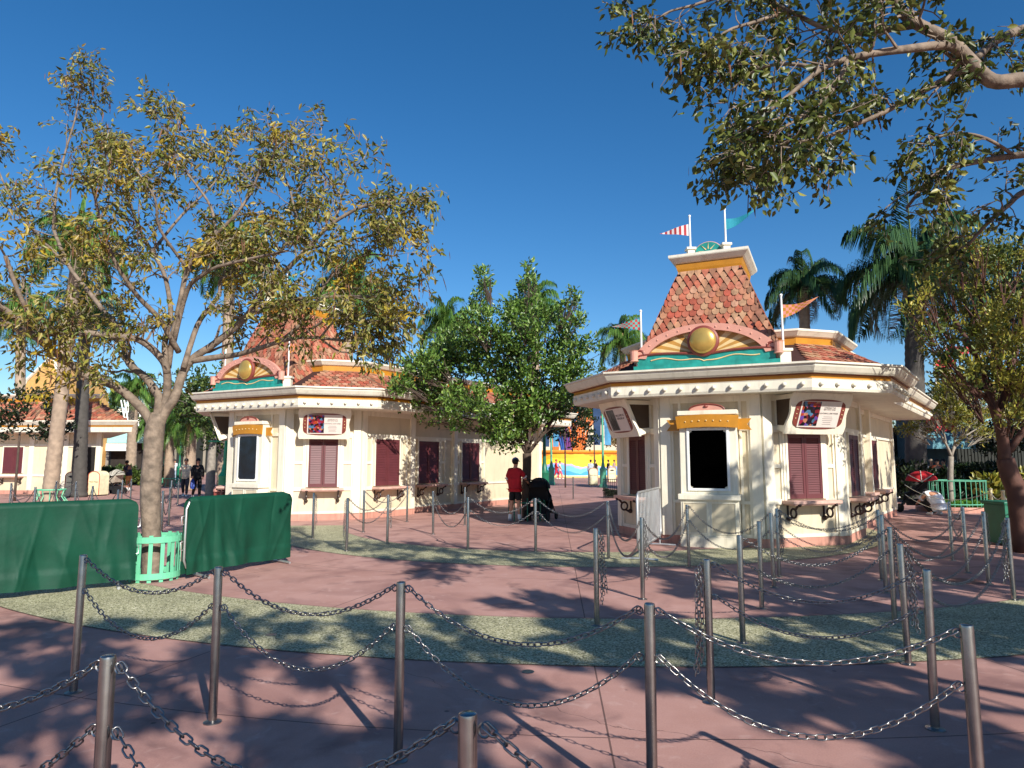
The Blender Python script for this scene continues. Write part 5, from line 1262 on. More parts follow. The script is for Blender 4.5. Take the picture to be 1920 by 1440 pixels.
# ------------------------------------------------------------------ cream bins
def bin_(x, y, rot, label, hole=True, h=1.15, w=.62):
    t = thing('litter_bin', (x, y, 0), label, 'litter bin', 'cream litter bins')
    d = Vector((math.cos(rot), math.sin(rot), 0)); F = frame((x-d.x*w/2, y-d.y*w/2), (x+d.x*w/2, y+d.y*w/2))
    outl = [(0, .05), (w, .05), (w, h-.22)]+[(w/2+w/2*math.cos(a), h-.22+.22*math.sin(a)) for a in [math.pi*i/12 for i in range(1, 12)]]+[(0, h-.22)]
    mb = MB(); mb.fprism(F, outl, -.6, 0); mb.build('bin_shell', palebin, t, bevel=.012)
    mb = MB(); mb.fbox(F, .04, w-.04, -.56, -.04, 0, .05); mb.build('bin_foot', black, t)
    mb = MB(); mb.tube([F(u, .004, z) for u, z in [(0.02, .06), (.02, h-.22)]+[(w/2+(w/2-.02)*math.cos(a), h-.22+.2*math.sin(a)) for a in [math.pi-math.pi*i/12 for i in range(13)]]+[(w-.02, .06)]], .017, 5); mb.build('bin_trim', binred, t, smooth=1)
    if hole:
        mb = MB(); mb.fprism(F, [(w/2-.17, h-.24), (w/2-.07, h-.29), (w/2+.07, h-.29), (w/2+.17, h-.24), (w/2+.07, h-.19), (w/2-.07, h-.19)], .0, .008); mb.build('bin_opening', black, t)
    text_mesh('Waste Please', F, w/2, .006, h-.5, .085, M('bin lettering', '#4a4238', .6, var=0), t)
def binpx(x, y, Y, label, rot=0, hole=True): p = W(x, 900, Y); bin_(p.x, Y, rot, label, hole)
binpx(135, 900, 31, 'cream litter bin with black opening left of the dark palm trunk', .1)
binpx(176, 900, 32, 'cream litter bin without opening right of the dark palm trunk', -.15, False)
binpx(1113, 900, 46, 'cream litter bin in the gap beside the banner lamp', 0, False)
binpx(1148, 900, 52, 'cream litter bin half hidden behind the black railing', 0)

# ------------------------------------------------------------------ far left booth
bp = [(W(-60, 900, 36).x-4, 44), (W(-60, 900, 36).x-2.6, 36.5), (W(-60, 900, 36).x+.2, 34.6), (-20.6, 33.6), (-18.3, 42)]
fb = thing('ticket_booth', (-21, 34, 0), 'distant ticket booth at the far left edge with a dark doorway', 'ticket booth', 'cream ticket booths with clay shingle roofs')
poly = [(-36, 34.6), (-20.3, 34.0), (-25.2, 41), (-38.5, 42)]
MB().loft([z3(poly, .17), z3(poly, 3.1)]).build('wall', peach, fb); MB().loft([z3(offpoly(poly, [.04]*4), 0), z3(offpoly(poly, [.04]*4), .17)]).build('plinth', pinkbase, fb)
F = frame(poly[0], poly[1]); L = F.L
tr = MB()
for u in (L-.3, L-1.95, L-3.7, L-5.6, L-7.2, L-9): tr.fbox(F, u, u+.24, 0, .06, .17, 3.0)
for z in (.85, 2.35, 2.95): tr.fbox(F, 0, L-2.0, 0, .045, z, z+.09)
tr.fbox(F, L-1.7, L-.31, 0, .05, 2.3, 2.42); tr.build('wall_trim', cream, fb)
mb = MB(); mb.fbox(F, L-1.5, L-.35, 0.002, .02, .17, 2.3); mb.build('doorway', M('dark doorway shade', '#1a1512', .9), fb)  # flat dark sheet on the wall, its colour stands for the doorway's shade
for u in (L-5.0, L-8.4): shutters(F, u-.0, u+1.0, 1.0, 2.3, fb); counter(F, u-.1, u+1.1, fb)
def rgf(d, z): return z3(offpoly(poly, [d]*4), z)
MB().loft([rgf(1.0, 3.0), rgf(1.02, 3.25)]).build('fascia', tanw, fb); MB().loft([rgf(1.04, 3.251), rgf(1.06, 3.33)]).build('gold_band', gold, fb)
MB().loft([rgf(1.08, 3.331), rgf(1.2, 3.5), rgf(1.2, 3.56)]).build('gutter', tanw, fb)
q0, q1 = offpoly(poly, [.85]*4), offpoly(poly, [-.3]*4); MB().loft([z3(q0, 3.56), z3(q1, 4.6)]).build('roof_slope', tileb, fb)
for i in (0, 1): BL, BR, TL, TR = Vector((*q0[i], 3.56)), Vector((*q0[i+1], 3.56)), Vector((*q1[i], 4.6)), Vector((*q1[i+1], 4.6)); shingles(BL, BR, TR, TL, .2, .22, 'shingles', fb, (BR-BL).cross(TL-BL))
MB().loft([rgf(-.25, 4.58), rgf(-.22, 4.75)]).build('ridge_band', gold, fb); MB().loft([rgf(-.2, 4.751), rgf(-.05, 4.9), rgf(-.05, 4.95)]).build('ridge_cornice', tanw, fb)
# tan gabled roof rising behind it
t = thing('gabled_building', (W(60, 900, 55).x, 55, 0), 'tan steep gabled roof with a round clock behind the far left booth', 'building')
F = frame((W(5, 900, 55).x, 55), (W(112, 900, 55).x, 55)); L = F.L
mb = MB(); mb.fprism(F, [(0, 0), (L, 0), (L, 6.6), (L*.72, 10.0), (L*.28, 8.0), (0, 5.2)], -6, 0); mb.build('wall', M('tan gable paint', '#c79a5a', .6), t)
mb = MB(); mb.tube([F(0, .05, 5.3), F(L*.28, .05, 8.1), F(L*.72, .05, 10.15), F(L, .05, 6.7)], .14, 6); mb.build('bargeboard', cream, t)
mb = MB(); mb.lathe((0, 0, 0), [(.5, 0), (.5, .1), (.42, .12), (.001, .12)], 20); mb.v = [tuple(F(L*.62+v[0], v[2]+.05, 6.3+v[1])) for v in mb.v]; mb.build('clock_face', white, t)

# ------------------------------------------------------------------ buildings and colour in the gap
t = thing('mural_planter', (W(1075, 900, 66).x, 70, 0), 'curved wall painted orange yellow and blue seen through the gap', 'wall')
def mural_mat():
    m = bpy.data.materials.new('painted seaside mural'); m.use_nodes = True; n = m.node_tree.nodes; l = m.node_tree.links; b = n['Principled BSDF']; b.inputs['Roughness'].default_value = .6
    tc = n.new('ShaderNodeTexCoord'); sp = n.new('ShaderNodeSeparateXYZ'); l.new(tc.outputs['Object'], sp.inputs[0])
    no = n.new('ShaderNodeTexNoise'); no.inputs['Scale'].default_value = .45; no.inputs['Detail'].default_value = 3; l.new(tc.outputs['Object'], no.inputs['Vector'])
    ma = n.new('ShaderNodeMath'); ma.operation = 'MULTIPLY_ADD'; ma.inputs[1].default_value = 1.7; l.new(no.outputs[0], ma.inputs[0]); l.new(sp.outputs[2], ma.inputs[2])
    mr = n.new('ShaderNodeMapRange'); mr.inputs[1].default_value = .6; mr.inputs[2].default_value = 3.5; l.new(ma.outputs[0], mr.inputs[0])
    cr = n.new('ShaderNodeValToRGB'); cr.color_ramp.interpolation = 'CONSTANT'; els = cr.color_ramp.elements
    st = [(0, '#e8d89a'), (.12, '#3f9ad0'), (.3, '#6fb8e0'), (.44, '#b0a8d8'), (.5, '#f0d030'), (.68, '#f0b428'), (.86, '#e88a20')]
    while len(els) < len(st): els.new(.5)
    for i, (p, h) in enumerate(st): els[i].position = p; els[i].color = lin(h)
    l.new(mr.outputs[0], cr.inputs[0]); l.new(cr.outputs[0], b.inputs['Base Color']); return m
mb = MB(); cx = W(1075, 900, 62).x; n = 40; wv = []
for i in range(n+1): a = math.pi*(i/n); wv.append((cx-5.2*math.cos(a), 70-4.5*math.sin(a)))
mb.prism(wv[::1], 0.0, 2.45); mb.build('mural', mural_mat(), t)
mb = MB(); mb.tube([(x, y-.05, 2.5) for x, y in wv], .16, 6); mb.build('coping', M('orange coping paint', '#e8902a', .5), t)
mb = MB(); mb.tube([(x, y-.1, .1) for x, y in wv], .14, 6); mb.build('base_strip', M('pale yellow kerb paint', '#e0cf8a', .6), t)
orange = M('orange steel paint', '#d8702a', .5); blue = M('blue steel paint', '#1f4a90', .5); purple = M('purple steel paint', '#6a2c6a', .5)
for k, (px, c_) in enumerate([(1042, orange), (1058, blue), (1080, orange), (1092, orange), (1066, purple)]):
    x = W(px, 900, 78).x; t = thing('curved_column', (x, 78, 0), ['orange branching column left of the mural wall', 'blue flared column behind the mural', 'orange flared column behind the mural middle', 'orange flared column at the mural right', 'purple flared column between the blue and orange ones'][k], 'column', 'flared steel columns behind the mural')
    for s in (-1, -.3, .4, 1): mb = MB(); mb.tube([(x+s*.15, 78, 0), (x+s*.25, 78, 3), (x+s*.7, 78+s*.2, 5.2), (x+s*1.9, 78+s*.4, 7.2)], [.16, .15, .13, .1], 6); mb.build('rib', c_, t, smooth=2)
t = thing('orange_gantry', (W(1040, 900, 80).x, 80, 0), 'orange lattice gantry above the mural wall', 'structure')
for z in (7.4, 8.3): mb = MB(); mb.tube([(W(1030, 900, 80).x, 80, z), (W(1110, 900, 80).x, 80, z+.2)], .1, 5); mb.build('beam', orange, t)
for i in range(8): mb = MB(); x = W(1030+i*10, 900, 80).x; mb.tube([(x, 80, 7.4), (x+.5, 80, 8.3)], .06, 4); mb.build('brace', orange, t)
t = thing('arcade_building', (W(1100, 900, 95).x, 95, 0), 'pale building with terracotta roof and small windows beyond the mural', 'building')
x0, x1 = W(1000, 900, 95).x, W(1190, 900, 95).x
mb = MB(); mb.box(x0, x1, 95, 105, 0, 7); mb.build('wall', M('pale far wall', '#cdbfa4', .7), t)
mb = MB(); mb.hexa([(x0-.5, 94.4, 7), (x1+.5, 94.4, 7), (x1+.5, 105, 7), (x0-.5, 105, 7), (x0+1, 98, 9.5), (x1-1, 98, 9.5), (x1-1, 103, 9.5), (x0+1, 103, 9.5)]); mb.build('roof', M('terracotta far roof', '#b8704a', .8), t)
for i in range(9): mb = MB(); x = x0+1+i*(x1-x0-2)/9; mb.box(x, x+.8, 94.95, 94.99, 4.2, 5.2); mb.build('window', M('far window', '#3a3f44', .3), t)
# lamp posts with banners
def lamp(px, Y, label, m, banners=True, h=5.2):
    x = W(px, 900, Y).x; t = thing('banner_lamp', (x, Y, 0), label, 'lamp post', 'green lamp posts with blue banners')
    mb = MB(); mb.lathe((x, Y, 0), [(.26, 0), (.26, .15), (.2, .2), (.2, 1.05), (.22, 1.1), (.12, 1.25), (.09, 1.5)], 14); mb.build('lamp_base', m, t, smooth=.6)
    mb = MB(); mb.tube([(x, Y, 1.45), (x, Y, h)], [.075, .055], 10); mb.build('pole', m, t, smooth=1)
    mb = MB(); mb.tube([(x-.62, Y, h-.3), (x+.62, Y, h-.3)], .03, 6); mb.ell((x, Y, h+.12), (.14, .14, .2)); mb.build('lamp_head', m, t, smooth=1)
    if banners:
        for s, mm in ((-1, M('dark blue banner', '#16385f', .7)), (1, M('light blue banner', '#4a8fb8', .7, var=.4, scale=2))):
            mb = MB(); a, b = x+s*.08, x+s*.56; a, b = min(a, b), max(a, b); n = 10
            for i in range(n): 
                z0 = h-.32-2.3*i/n; z1 = h-.32-2.3*(i+1)/n; q = .03*math.sin(i*.9); q1 = .03*math.sin((i+1)*.9); sh = .06*(i/n)
                mb.hexa([(a+sh, Y+q1, z1), (b-sh, Y+q1, z1), (b-sh, Y+q1+.02, z1), (a+sh, Y+q1+.02, z1), (a+sh, Y+q, z0), (b-sh, Y+q, z0), (b-sh, Y+q+.02, z0), (a+sh, Y+q+.02, z0)])
            mb.build('banner', mm, t)
lamp(1131, 42, 'pale green lamp post with blue banners beside the cream bins', tealpaint)
lamp(1034, 47, 'pale green lamp post with banners left of the mural', tealpaint)
lamp(1021, 30, 'dark green lamp post at the corner of the farther booth', greenpaint, False, 4.6)
lamp(307, 50, 'green post right of the big trunk', greenpaint, False, 3.6); lamp(335, 52, 'green post behind the walking couple', greenpaint, False, 3.6); lamp(421, 24, 'bright green lamp post left of the farther booth kiosk', M('bright green paint', '#2fa070', .4), False, 2.6)
# black railing box near the booth
x0, x1, Y = W(1131, 900, 30).x, W(1166, 900, 30).x, 30
t = thing('black_railing', (x0, Y, 0), 'low black railed planter left of the nearer booth', 'railing')
for i in range(11): mb = MB(); x = x0+(x1-x0)*i/10; mb.tube([(x, Y, 0), (x, Y, .82)], .012, 5); mb.build('bar', black, t)
for z in (.08, .82): mb = MB(); mb.tube([(x0, Y, z), (x1, Y, z)], .018, 5); mb.build('rail', black, t)
hedge(1133, 1164, 30.6, .38, .7, 'clipped dark shrubs inside the black railing', size=.1, n=1200, name='shrubs')

# ------------------------------------------------------------------ right background: shop awning, crowd shade, sculptural sails
t = thing('snack_stand', (W(1760, 900, 31).x, 31.3, 0), 'shaded stand with red sign board above a teal awning', 'stand')
a, b = W(1724, 900, 31).x, W(1806, 900, 31).x
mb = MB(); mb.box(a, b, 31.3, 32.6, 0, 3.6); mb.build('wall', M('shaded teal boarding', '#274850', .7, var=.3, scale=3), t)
mb = MB(); mb.hexa([(a-.1, 30.2, 2.45), (b+.1, 30.2, 2.45), (b+.1, 31.29, 3.05), (a-.1, 31.29, 3.05), (a-.1, 30.2, 2.55), (b+.1, 30.2, 2.55), (b+.1, 31.29, 3.15), (a-.1, 31.29, 3.15)]); mb.box(a-.1, b+.1, 30.16, 30.199, 2.15, 2.55); mb.build('awning', M('blue grey awning', '#5f93a0', .7), t)
mb = MB(); mb.box(a, a+(b-a)*.82, 30.75, 30.85, 2.95, 3.6); mb.build('sign_board', M('red sign board', '#c01c24', .5, var=.3, scale=5), t)
mb = MB(); mb.box(a+.3, b+.3, 31.0, 31.28, 3.65, 3.9); mb.build('cornice', white, t)
t = thing('sail_sculpture', (W(1864, 900, 40).x, 40, 0), 'pale blue tapering fin standing behind the red barked tree', 'sculpture')
x = W(1864, 900, 40).x; mb = MB(); mb.loft([[(x+(s*.5*w), 40+.12*math.copysign(1, math.sin(q)), z) for s, q in ((-1, -1), (1, -1), (1, 1), (-1, 1))] for w, z in ((.5, 0), (1.1, 3), (1.25, 5.2), (.9, 6.6), (.1, 7.8))]); mb.build('fin', M('pale blue fin paint', '#7fb0bc', .4), t, smooth=.8)
for k, (px, py, Y) in enumerate([(1773, 655, 45), (1752, 680, 48), (1838, 660, 46)]):
    p = W(px, py, Y); t = thing('flag', (p.x, Y, 0), ['red flag on a white pole, highest one behind the yellow green tree', 'lower red flag on a white pole near the big dark palm', 'bare white flagpole amid the yellow green tree'][k], 'flag')
    mb = MB(); mb.tube([(p.x, Y, 0), (p.x, Y, p.z+.5)], .05, 6); mb.build('pole', white, t, smooth=1)
    if k < 2:
        mb = MB()
        for i in range(5): mb.hexa([(p.x+.3*i, Y+.06*math.sin(i), p.z-.5+.04*i), (p.x+.3*(i+1), Y+.06*math.sin(i+1), p.z-.46+.04*i), (p.x+.3*(i+1), Y+.06*math.sin(i+1)+.01, p.z-.46+.04*i), (p.x+.3*i, Y+.06*math.sin(i)+.01, p.z-.5+.04*i), (p.x+.3*i, Y+.06*math.sin(i), p.z+.2), (p.x+.3*(i+1), Y+.06*math.sin(i+1), p.z+.2), (p.x+.3*(i+1), Y+.06*math.sin(i+1)+.01, p.z+.2), (p.x+.3*i, Y+.06*math.sin(i)+.01, p.z+.2)])
        mb.build('flag_cloth', M('red flag cloth', '#b8242c', .7), t)
# left background: pale teal roofed stand and structures
t = thing('kiosk_stand', (W(225, 900, 62).x, 62, 0), 'pale stand with teal roof and white lattice sign far behind the bins', 'stand')
a, b = W(205, 900, 62).x, W(262, 900, 62).x
mb = MB(); mb.box(a, b, 62, 65, 0, 3.2); mb.build('wall', M('stand wall shade colour', '#2c2622', .9, var=.4, scale=2), t)  # solid block, coloured dark to stand for the shade inside the stand
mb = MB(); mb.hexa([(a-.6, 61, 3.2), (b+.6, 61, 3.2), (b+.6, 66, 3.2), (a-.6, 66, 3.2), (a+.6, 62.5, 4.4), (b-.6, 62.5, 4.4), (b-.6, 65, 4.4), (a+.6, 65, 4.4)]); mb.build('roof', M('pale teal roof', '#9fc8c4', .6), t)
mb = MB(); mb.box(a-.2, b-.3, 60.9, 60.99, 2.5, 3.15); mb.build('sign_board', white, t)
for i in range(9):
    mb = MB(); x = a+i*(b-a)/9; mb.tube([(x, 63, 4.4), (x+.7, 63, 7.2)], .07, 4); mb.tube([(x+.7, 63, 4.4), (x, 63, 7.2)], .07, 4); mb.build('lattice', white, t)
t = thing('long_arcade', (W(260, 900, 80).x, 80, 0), 'long cream arcade with white cornice behind the trees at left', 'building')
a, b = W(195, 900, 80).x, W(450, 900, 80).x
mb = MB(); mb.box(a, b, 80, 84, 0, 7.2); mb.build('wall', M('dusky arcade wall', '#8a8272', .8, var=.3, scale=.6), t)
mb = MB(); mb.box(a-.3, b+.3, 79.3, 79.98, 7.2, 7.7); mb.box(a-.3, b+.3, 79.5, 79.98, 6.2, 6.5); mb.build('cornice', cream, t)
for i in range(14): mb = MB(); x = a+.4+i*(b-a)/14; mb.box(x, x+.8, 79.94, 79.99, .3, 4.6); mb.build('opening', M('dark arcade shade', '#1c1f1c', .8), t)  # thin dark plates on a closed wall, coloured as shaded openings
t = thing('newspaper_box', (W(414, 900, 22.5).x, 22.5, 0), 'small salmon topped box with a dark red front left of the farther booth', 'box'); x = W(414, 900, 22.5).x
mb = MB(); mb.box(x-.17, x+.17, 22.4, 22.75, .05, .62); mb.build('box_body', rust, t, bevel=.01)
mb = MB(); mb.lathe((x, 22.57, .62), [(.24, 0), (.25, .05), (.22, .13), (.001, .15)], 16); mb.build('box_lid', salmon, t, smooth=.7)

# ------------------------------------------------------------------ people
def skin_mesh(name, nodes, edges, m, parent, xf, sub=2, root=0):
    me = bpy.data.meshes.new(name); me.from_pydata([tuple(xf(Vector(p[:3]))-WLOC[parent.name]) for p in nodes], edges, []); me.materials.append(m)
    o = bpy.data.objects.new(name, me); COL.objects.link(o); o.parent = parent; WLOC[o.name] = WLOC[parent.name]
    sk_ = o.modifiers.new('skin', 'SKIN'); sk_.use_smooth_shade = True
    if not me.skin_vertices: me.skin_vertices.new(name='')
    for i, p in enumerate(nodes):
        sv = me.skin_vertices[0].data[i]; sv.radius = (p[3], p[4] if len(p) > 4 else p[3]); sv.use_root = (i == root)
    su = o.modifiers.new('sub', 'SUBSURF'); su.levels = su.render_levels = sub
    return o
def person(base, face, label, J=None, top=('#a01420', 'tee'), bottom=('#141416', 'shorts'), skin=skinm, hair='#1c1512', cap=None, h=1.75, shoe=white, near=False, extra=None, longhair=False, bulk=1.0):
    """base on the ground, face = heading in radians (0 looks along +Y); J moves joints of the standing pose (x right, y ahead, z up)"""
    t = thing('person', (base[0], base[1], 0), label, 'person'); k = h/1.75
    c, s = math.cos(face), math.sin(face)
    def xf(p): return Vector((base[0]+k*(p.x*c+p.y*s), base[1]+k*(-p.x*s+p.y*c), k*p.z))
    j = dict(pel=(0, 0, .96), bel=(0, .01, 1.10), che=(0, 0, 1.29), nb=(0, -.01, 1.44), nk=(0, .01, 1.50), jaw=(0, .045, 1.565), sk=(0, .02, 1.65), tp=(0, .01, 1.715),
             shL=(-.17, 0, 1.41), elL=(-.23, -.03, 1.14), wrL=(-.24, .07, .91), haL=(-.235, .10, .84), shR=(.17, 0, 1.41), elR=(.23, -.03, 1.14), wrR=(.24, .07, .91), haR=(.235, .10, .84),
             hpL=(-.09, 0, .90), knL=(-.10, .02, .50), anL=(-.10, -.01, .09), toL=(-.12, .15, .035), hpR=(.09, 0, .90), knR=(.10, .02, .50), anR=(.10, -.01, .09), toR=(.12, .15, .035))
    if J: j.update(J)
    rad = dict(pel=(.145, .105), bel=(.135, .105), che=(.155, .11), nb=(.08, .07), nk=(.055, .055), jaw=(.062, .068), sk=(.078, .095), tp=(.05, .06), shL=.062, elL=.043, wrL=.028, haL=(.036, .018), shR=.062, elR=.043, wrR=.028, haR=(.036, .018),
               hpL=.092, knL=.058, anL=.040, toL=(.042, .026), hpR=.092, knR=.058, anR=.040, toR=(.042, .026))
    def node(n, f=1.0, add=0.0):
        r = rad[n]; r = r if isinstance(r, tuple) else (r, r); return (*j[n], k*(r[0]*f+add), k*(r[1]*f+add))
    names = list(rad); E = [('pel', 'bel'), ('bel', 'che'), ('che', 'nb'), ('nb', 'nk'), ('nk', 'jaw'), ('jaw', 'sk'), ('sk', 'tp'), ('che', 'shL'), ('shL', 'elL'), ('elL', 'wrL'), ('wrL', 'haL'), ('che', 'shR'), ('shR', 'elR'), ('elR', 'wrR'), ('wrR', 'haR'),
         ('pel', 'hpL'), ('hpL', 'knL'), ('knL', 'anL'), ('anL', 'toL'), ('pel', 'hpR'), ('hpR', 'knR'), ('knR', 'anR'), ('anR', 'toR')]
    nodes = [node(n) for n in names]; ed = [(names.index(a), names.index(b)) for a, b in E]
    if near:   # five fingers on each hand
        for sd in 'LR':
            hp = Vector(j['ha'+sd]); wp = Vector(j['wr'+sd]); dv = (hp-wp).normalized(); sx = Vector((1, 0, 0)) if abs(dv.x) < .8 else Vector((0, 1, 0)); sx = (sx-dv*sx.dot(dv)).normalized(); cu = dv.cross(sx)
            for fi, (o_, l_) in enumerate(((-.028, .062), (-.010, .074), (.009, .07), (.027, .055))):
                b = len(nodes); p0 = hp+sx*o_+dv*.02; nodes += [(*p0, k*.009, k*.009), (*(p0+dv*l_*.55+cu*.012), k*.0085, k*.0085), (*(p0+dv*l_*.85+cu*.03), k*.007, k*.007)]; ed += [(names.index('ha'+sd), b), (b, b+1), (b+1, b+2)]
            b = len(nodes); p0 = hp+sx*-.035-dv*.02; nodes += [(*p0, k*.01, k*.01), (*(p0-sx*.015+dv*.03+cu*.015), k*.009, k*.009)]; ed += [(names.index('ha'+sd), b), (b, b+1)]
    skin_mesh('body', nodes, ed, skin, t, xf)
    # face: nose, ears, eyes, mouth
    hd = Vector(j['sk']); fd = (Vector(j['jaw'])-Vector(j['nk'])); fd.z = 0; fd = fd.normalized() if fd.length > .01 else Vector((0, 1, 0)); rt = Vector((fd.y, -fd.x, 0))
    mb = MB(); mb.ell(xf(hd+fd*.095+Vector((0, 0, -.035))), (.014*k, .014*k, .022*k), 8, 6); mb.build('nose', skin, t, smooth=3)
    for sg in (-1, 1):
        mb = MB(); mb.ell(xf(hd+rt*sg*.075+Vector((0, 0, -.03))), (.014*k, .02*k, .03*k), 8, 6); mb.build('ear', skin, t, smooth=3)
        mb = MB(); mb.ell(xf(hd+fd*.083+rt*sg*.03+Vector((0, 0, -.01))), .011*k, 8, 6); mb.build('eye', black, t, smooth=3)
    mb = MB(); mb.ell(xf(hd+fd*.078+Vector((0, 0, -.075))), (.022*k, .012*k, .006*k), 8, 6); mb.build('mouth', M('lips', '#8a4a40', .5), t, smooth=3)
    hm = M('hair '+hair, hair, .7, bump=.4, bscale=150); mb = MB(); hc = hd-fd*.018+Vector((0, 0, .022))
    mb.ell(xf(hc), (.092*k, .105*k, .098*k), 14, 10)
    if longhair: mb.tube([xf(hc-fd*.05), xf(hc-fd*.085+Vector((0, 0, -.14))), xf(hc-fd*.09+Vector((0, 0, -.32)))], [.075*k, .085*k, .05*k], 10)
    mb.build('hair', hm, t, smooth=3)
    tm = M('cloth '+top[0], top[0], .8, var=.12, scale=9, bump=.25, bscale=35); bm = M('cloth '+bottom[0], bottom[0], .85, var=.12, scale=9, bump=.25, bscale=35)
    def nd(p, r1, r2): return (*p, k*r1, k*r2)
    def lerp(a, b, q): a, b = Vector(j[a]), Vector(j[b]); return tuple(a.lerp(b, q))
    T = [nd(lerp('pel', 'bel', -.45 if j['pel'][2] > .6 else .1), .185*bulk, .15*bulk), nd(lerp('pel', 'bel', .3), .182*bulk, .15*bulk), nd(j['che'], .19*bulk, .145*bulk), nd(lerp('nb', 'nk', -.1), .09, .085)]; TE = [(0, 1), (1, 2), (2, 3)]
    for sd in 'LR':
        b = len(T); T += [nd(j['sh'+sd], .08*bulk, .078*bulk), nd(lerp('sh'+sd, 'el'+sd, .5), .072*bulk, .07*bulk), nd(lerp('sh'+sd, 'el'+sd, .82), .074*bulk, .072*bulk)]; TE += [(2, b), (b, b+1), (b+1, b+2)]
        if top[1] == 'long': T += [nd(j['el'+sd], .056, .056), nd(lerp('el'+sd, 'wr'+sd, .9), .042, .042)]; TE += [(b+2, b+3), (b+3, b+4)]
    skin_mesh('shirt', T, TE, tm, t, xf, root=1)
    B = [nd(lerp('pel', 'bel', .25), .155, .12), nd(j['pel'], .165, .13)]; BE = [(0, 1)]
    for sd in 'LR':
        b = len(B); B += [nd(j['hp'+sd], .108, .108), nd(lerp('hp'+sd, 'kn'+sd, .5), .098, .098), nd(lerp('hp'+sd, 'kn'+sd, .85), .095, .095)]; BE += [(1, b), (b, b+1), (b+1, b+2)]
        if bottom[1] == 'long': B += [nd(j['kn'+sd], .078, .078), nd(lerp('kn'+sd, 'an'+sd, .5), .066, .066), nd(lerp('kn'+sd, 'an'+sd, .95), .06, .06)]; BE += [(b+2, b+3), (b+3, b+4), (b+4, b+5)]
    skin_mesh('trousers' if bottom[1] == 'long' else 'shorts', B, BE, bm, t, xf, root=1)
    for sd in 'LR':
        a, o = Vector(j['an'+sd]), Vector(j['to'+sd]); skin_mesh('shoe', [nd(a+(a-o)*.25*Vector((1, 1, 0)).length*0+Vector((0, 0, -.03))-(o-a)*.22, .04, .04), nd(a.lerp(o, .35)+Vector((0, 0, -.01)), .05, .045), nd(a.lerp(o, .8), .05, .034), nd(a.lerp(o, 1.15), .035, .026)], [(0, 1), (1, 2), (2, 3)], shoe, t, xf, root=1)
        if bottom[1] == 'shorts':
            mb = MB(); mb.tube([xf(a+Vector((0, 0, -.01))), xf(a.lerp(Vector(j['kn'+sd]), .28))], [.05*k, .052*k], 10); mb.build('sock', white, t, smooth=1)
    if cap:
        mb = MB(); cc = hd+Vector((0, 0, .035))-fd*.005; rings = []
        for q in range(6):
            an = q/5*math.pi/2; rings.append([xf(cc+rt*.098*math.cos(an)*math.cos(w)+fd*.112*math.cos(an)*math.sin(w)+Vector((0, 0, .088*math.sin(an)+.001*q))) for w in [2*math.pi*i/16 for i in range(16)]])
        mb.loft(rings); mb.ell(xf(cc+Vector((0, 0, .09))), .012*k, 6, 4); co = mb.build('cap', M('cap cloth', cap, .8), t, smooth=1)
        mb = MB(); mb.hexa([xf(cc-rt*.07+fd*.09+Vector((0, 0, -.012))), xf(cc+rt*.07+fd*.09+Vector((0, 0, -.012))), xf(cc+rt*.05+fd*.18+Vector((0, 0, -.03))), xf(cc-rt*.05+fd*.18+Vector((0, 0, -.03))),
                            xf(cc-rt*.07+fd*.09+Vector((0, 0, .0))), xf(cc+rt*.07+fd*.09), xf(cc+rt*.05+fd*.18+Vector((0, 0, -.018))), xf(cc-rt*.05+fd*.18+Vector((0, 0, -.018)))]); mb.build('cap_brim', MATS['cap cloth'], co)
    if extra: extra(t, xf, j, k)
    return t
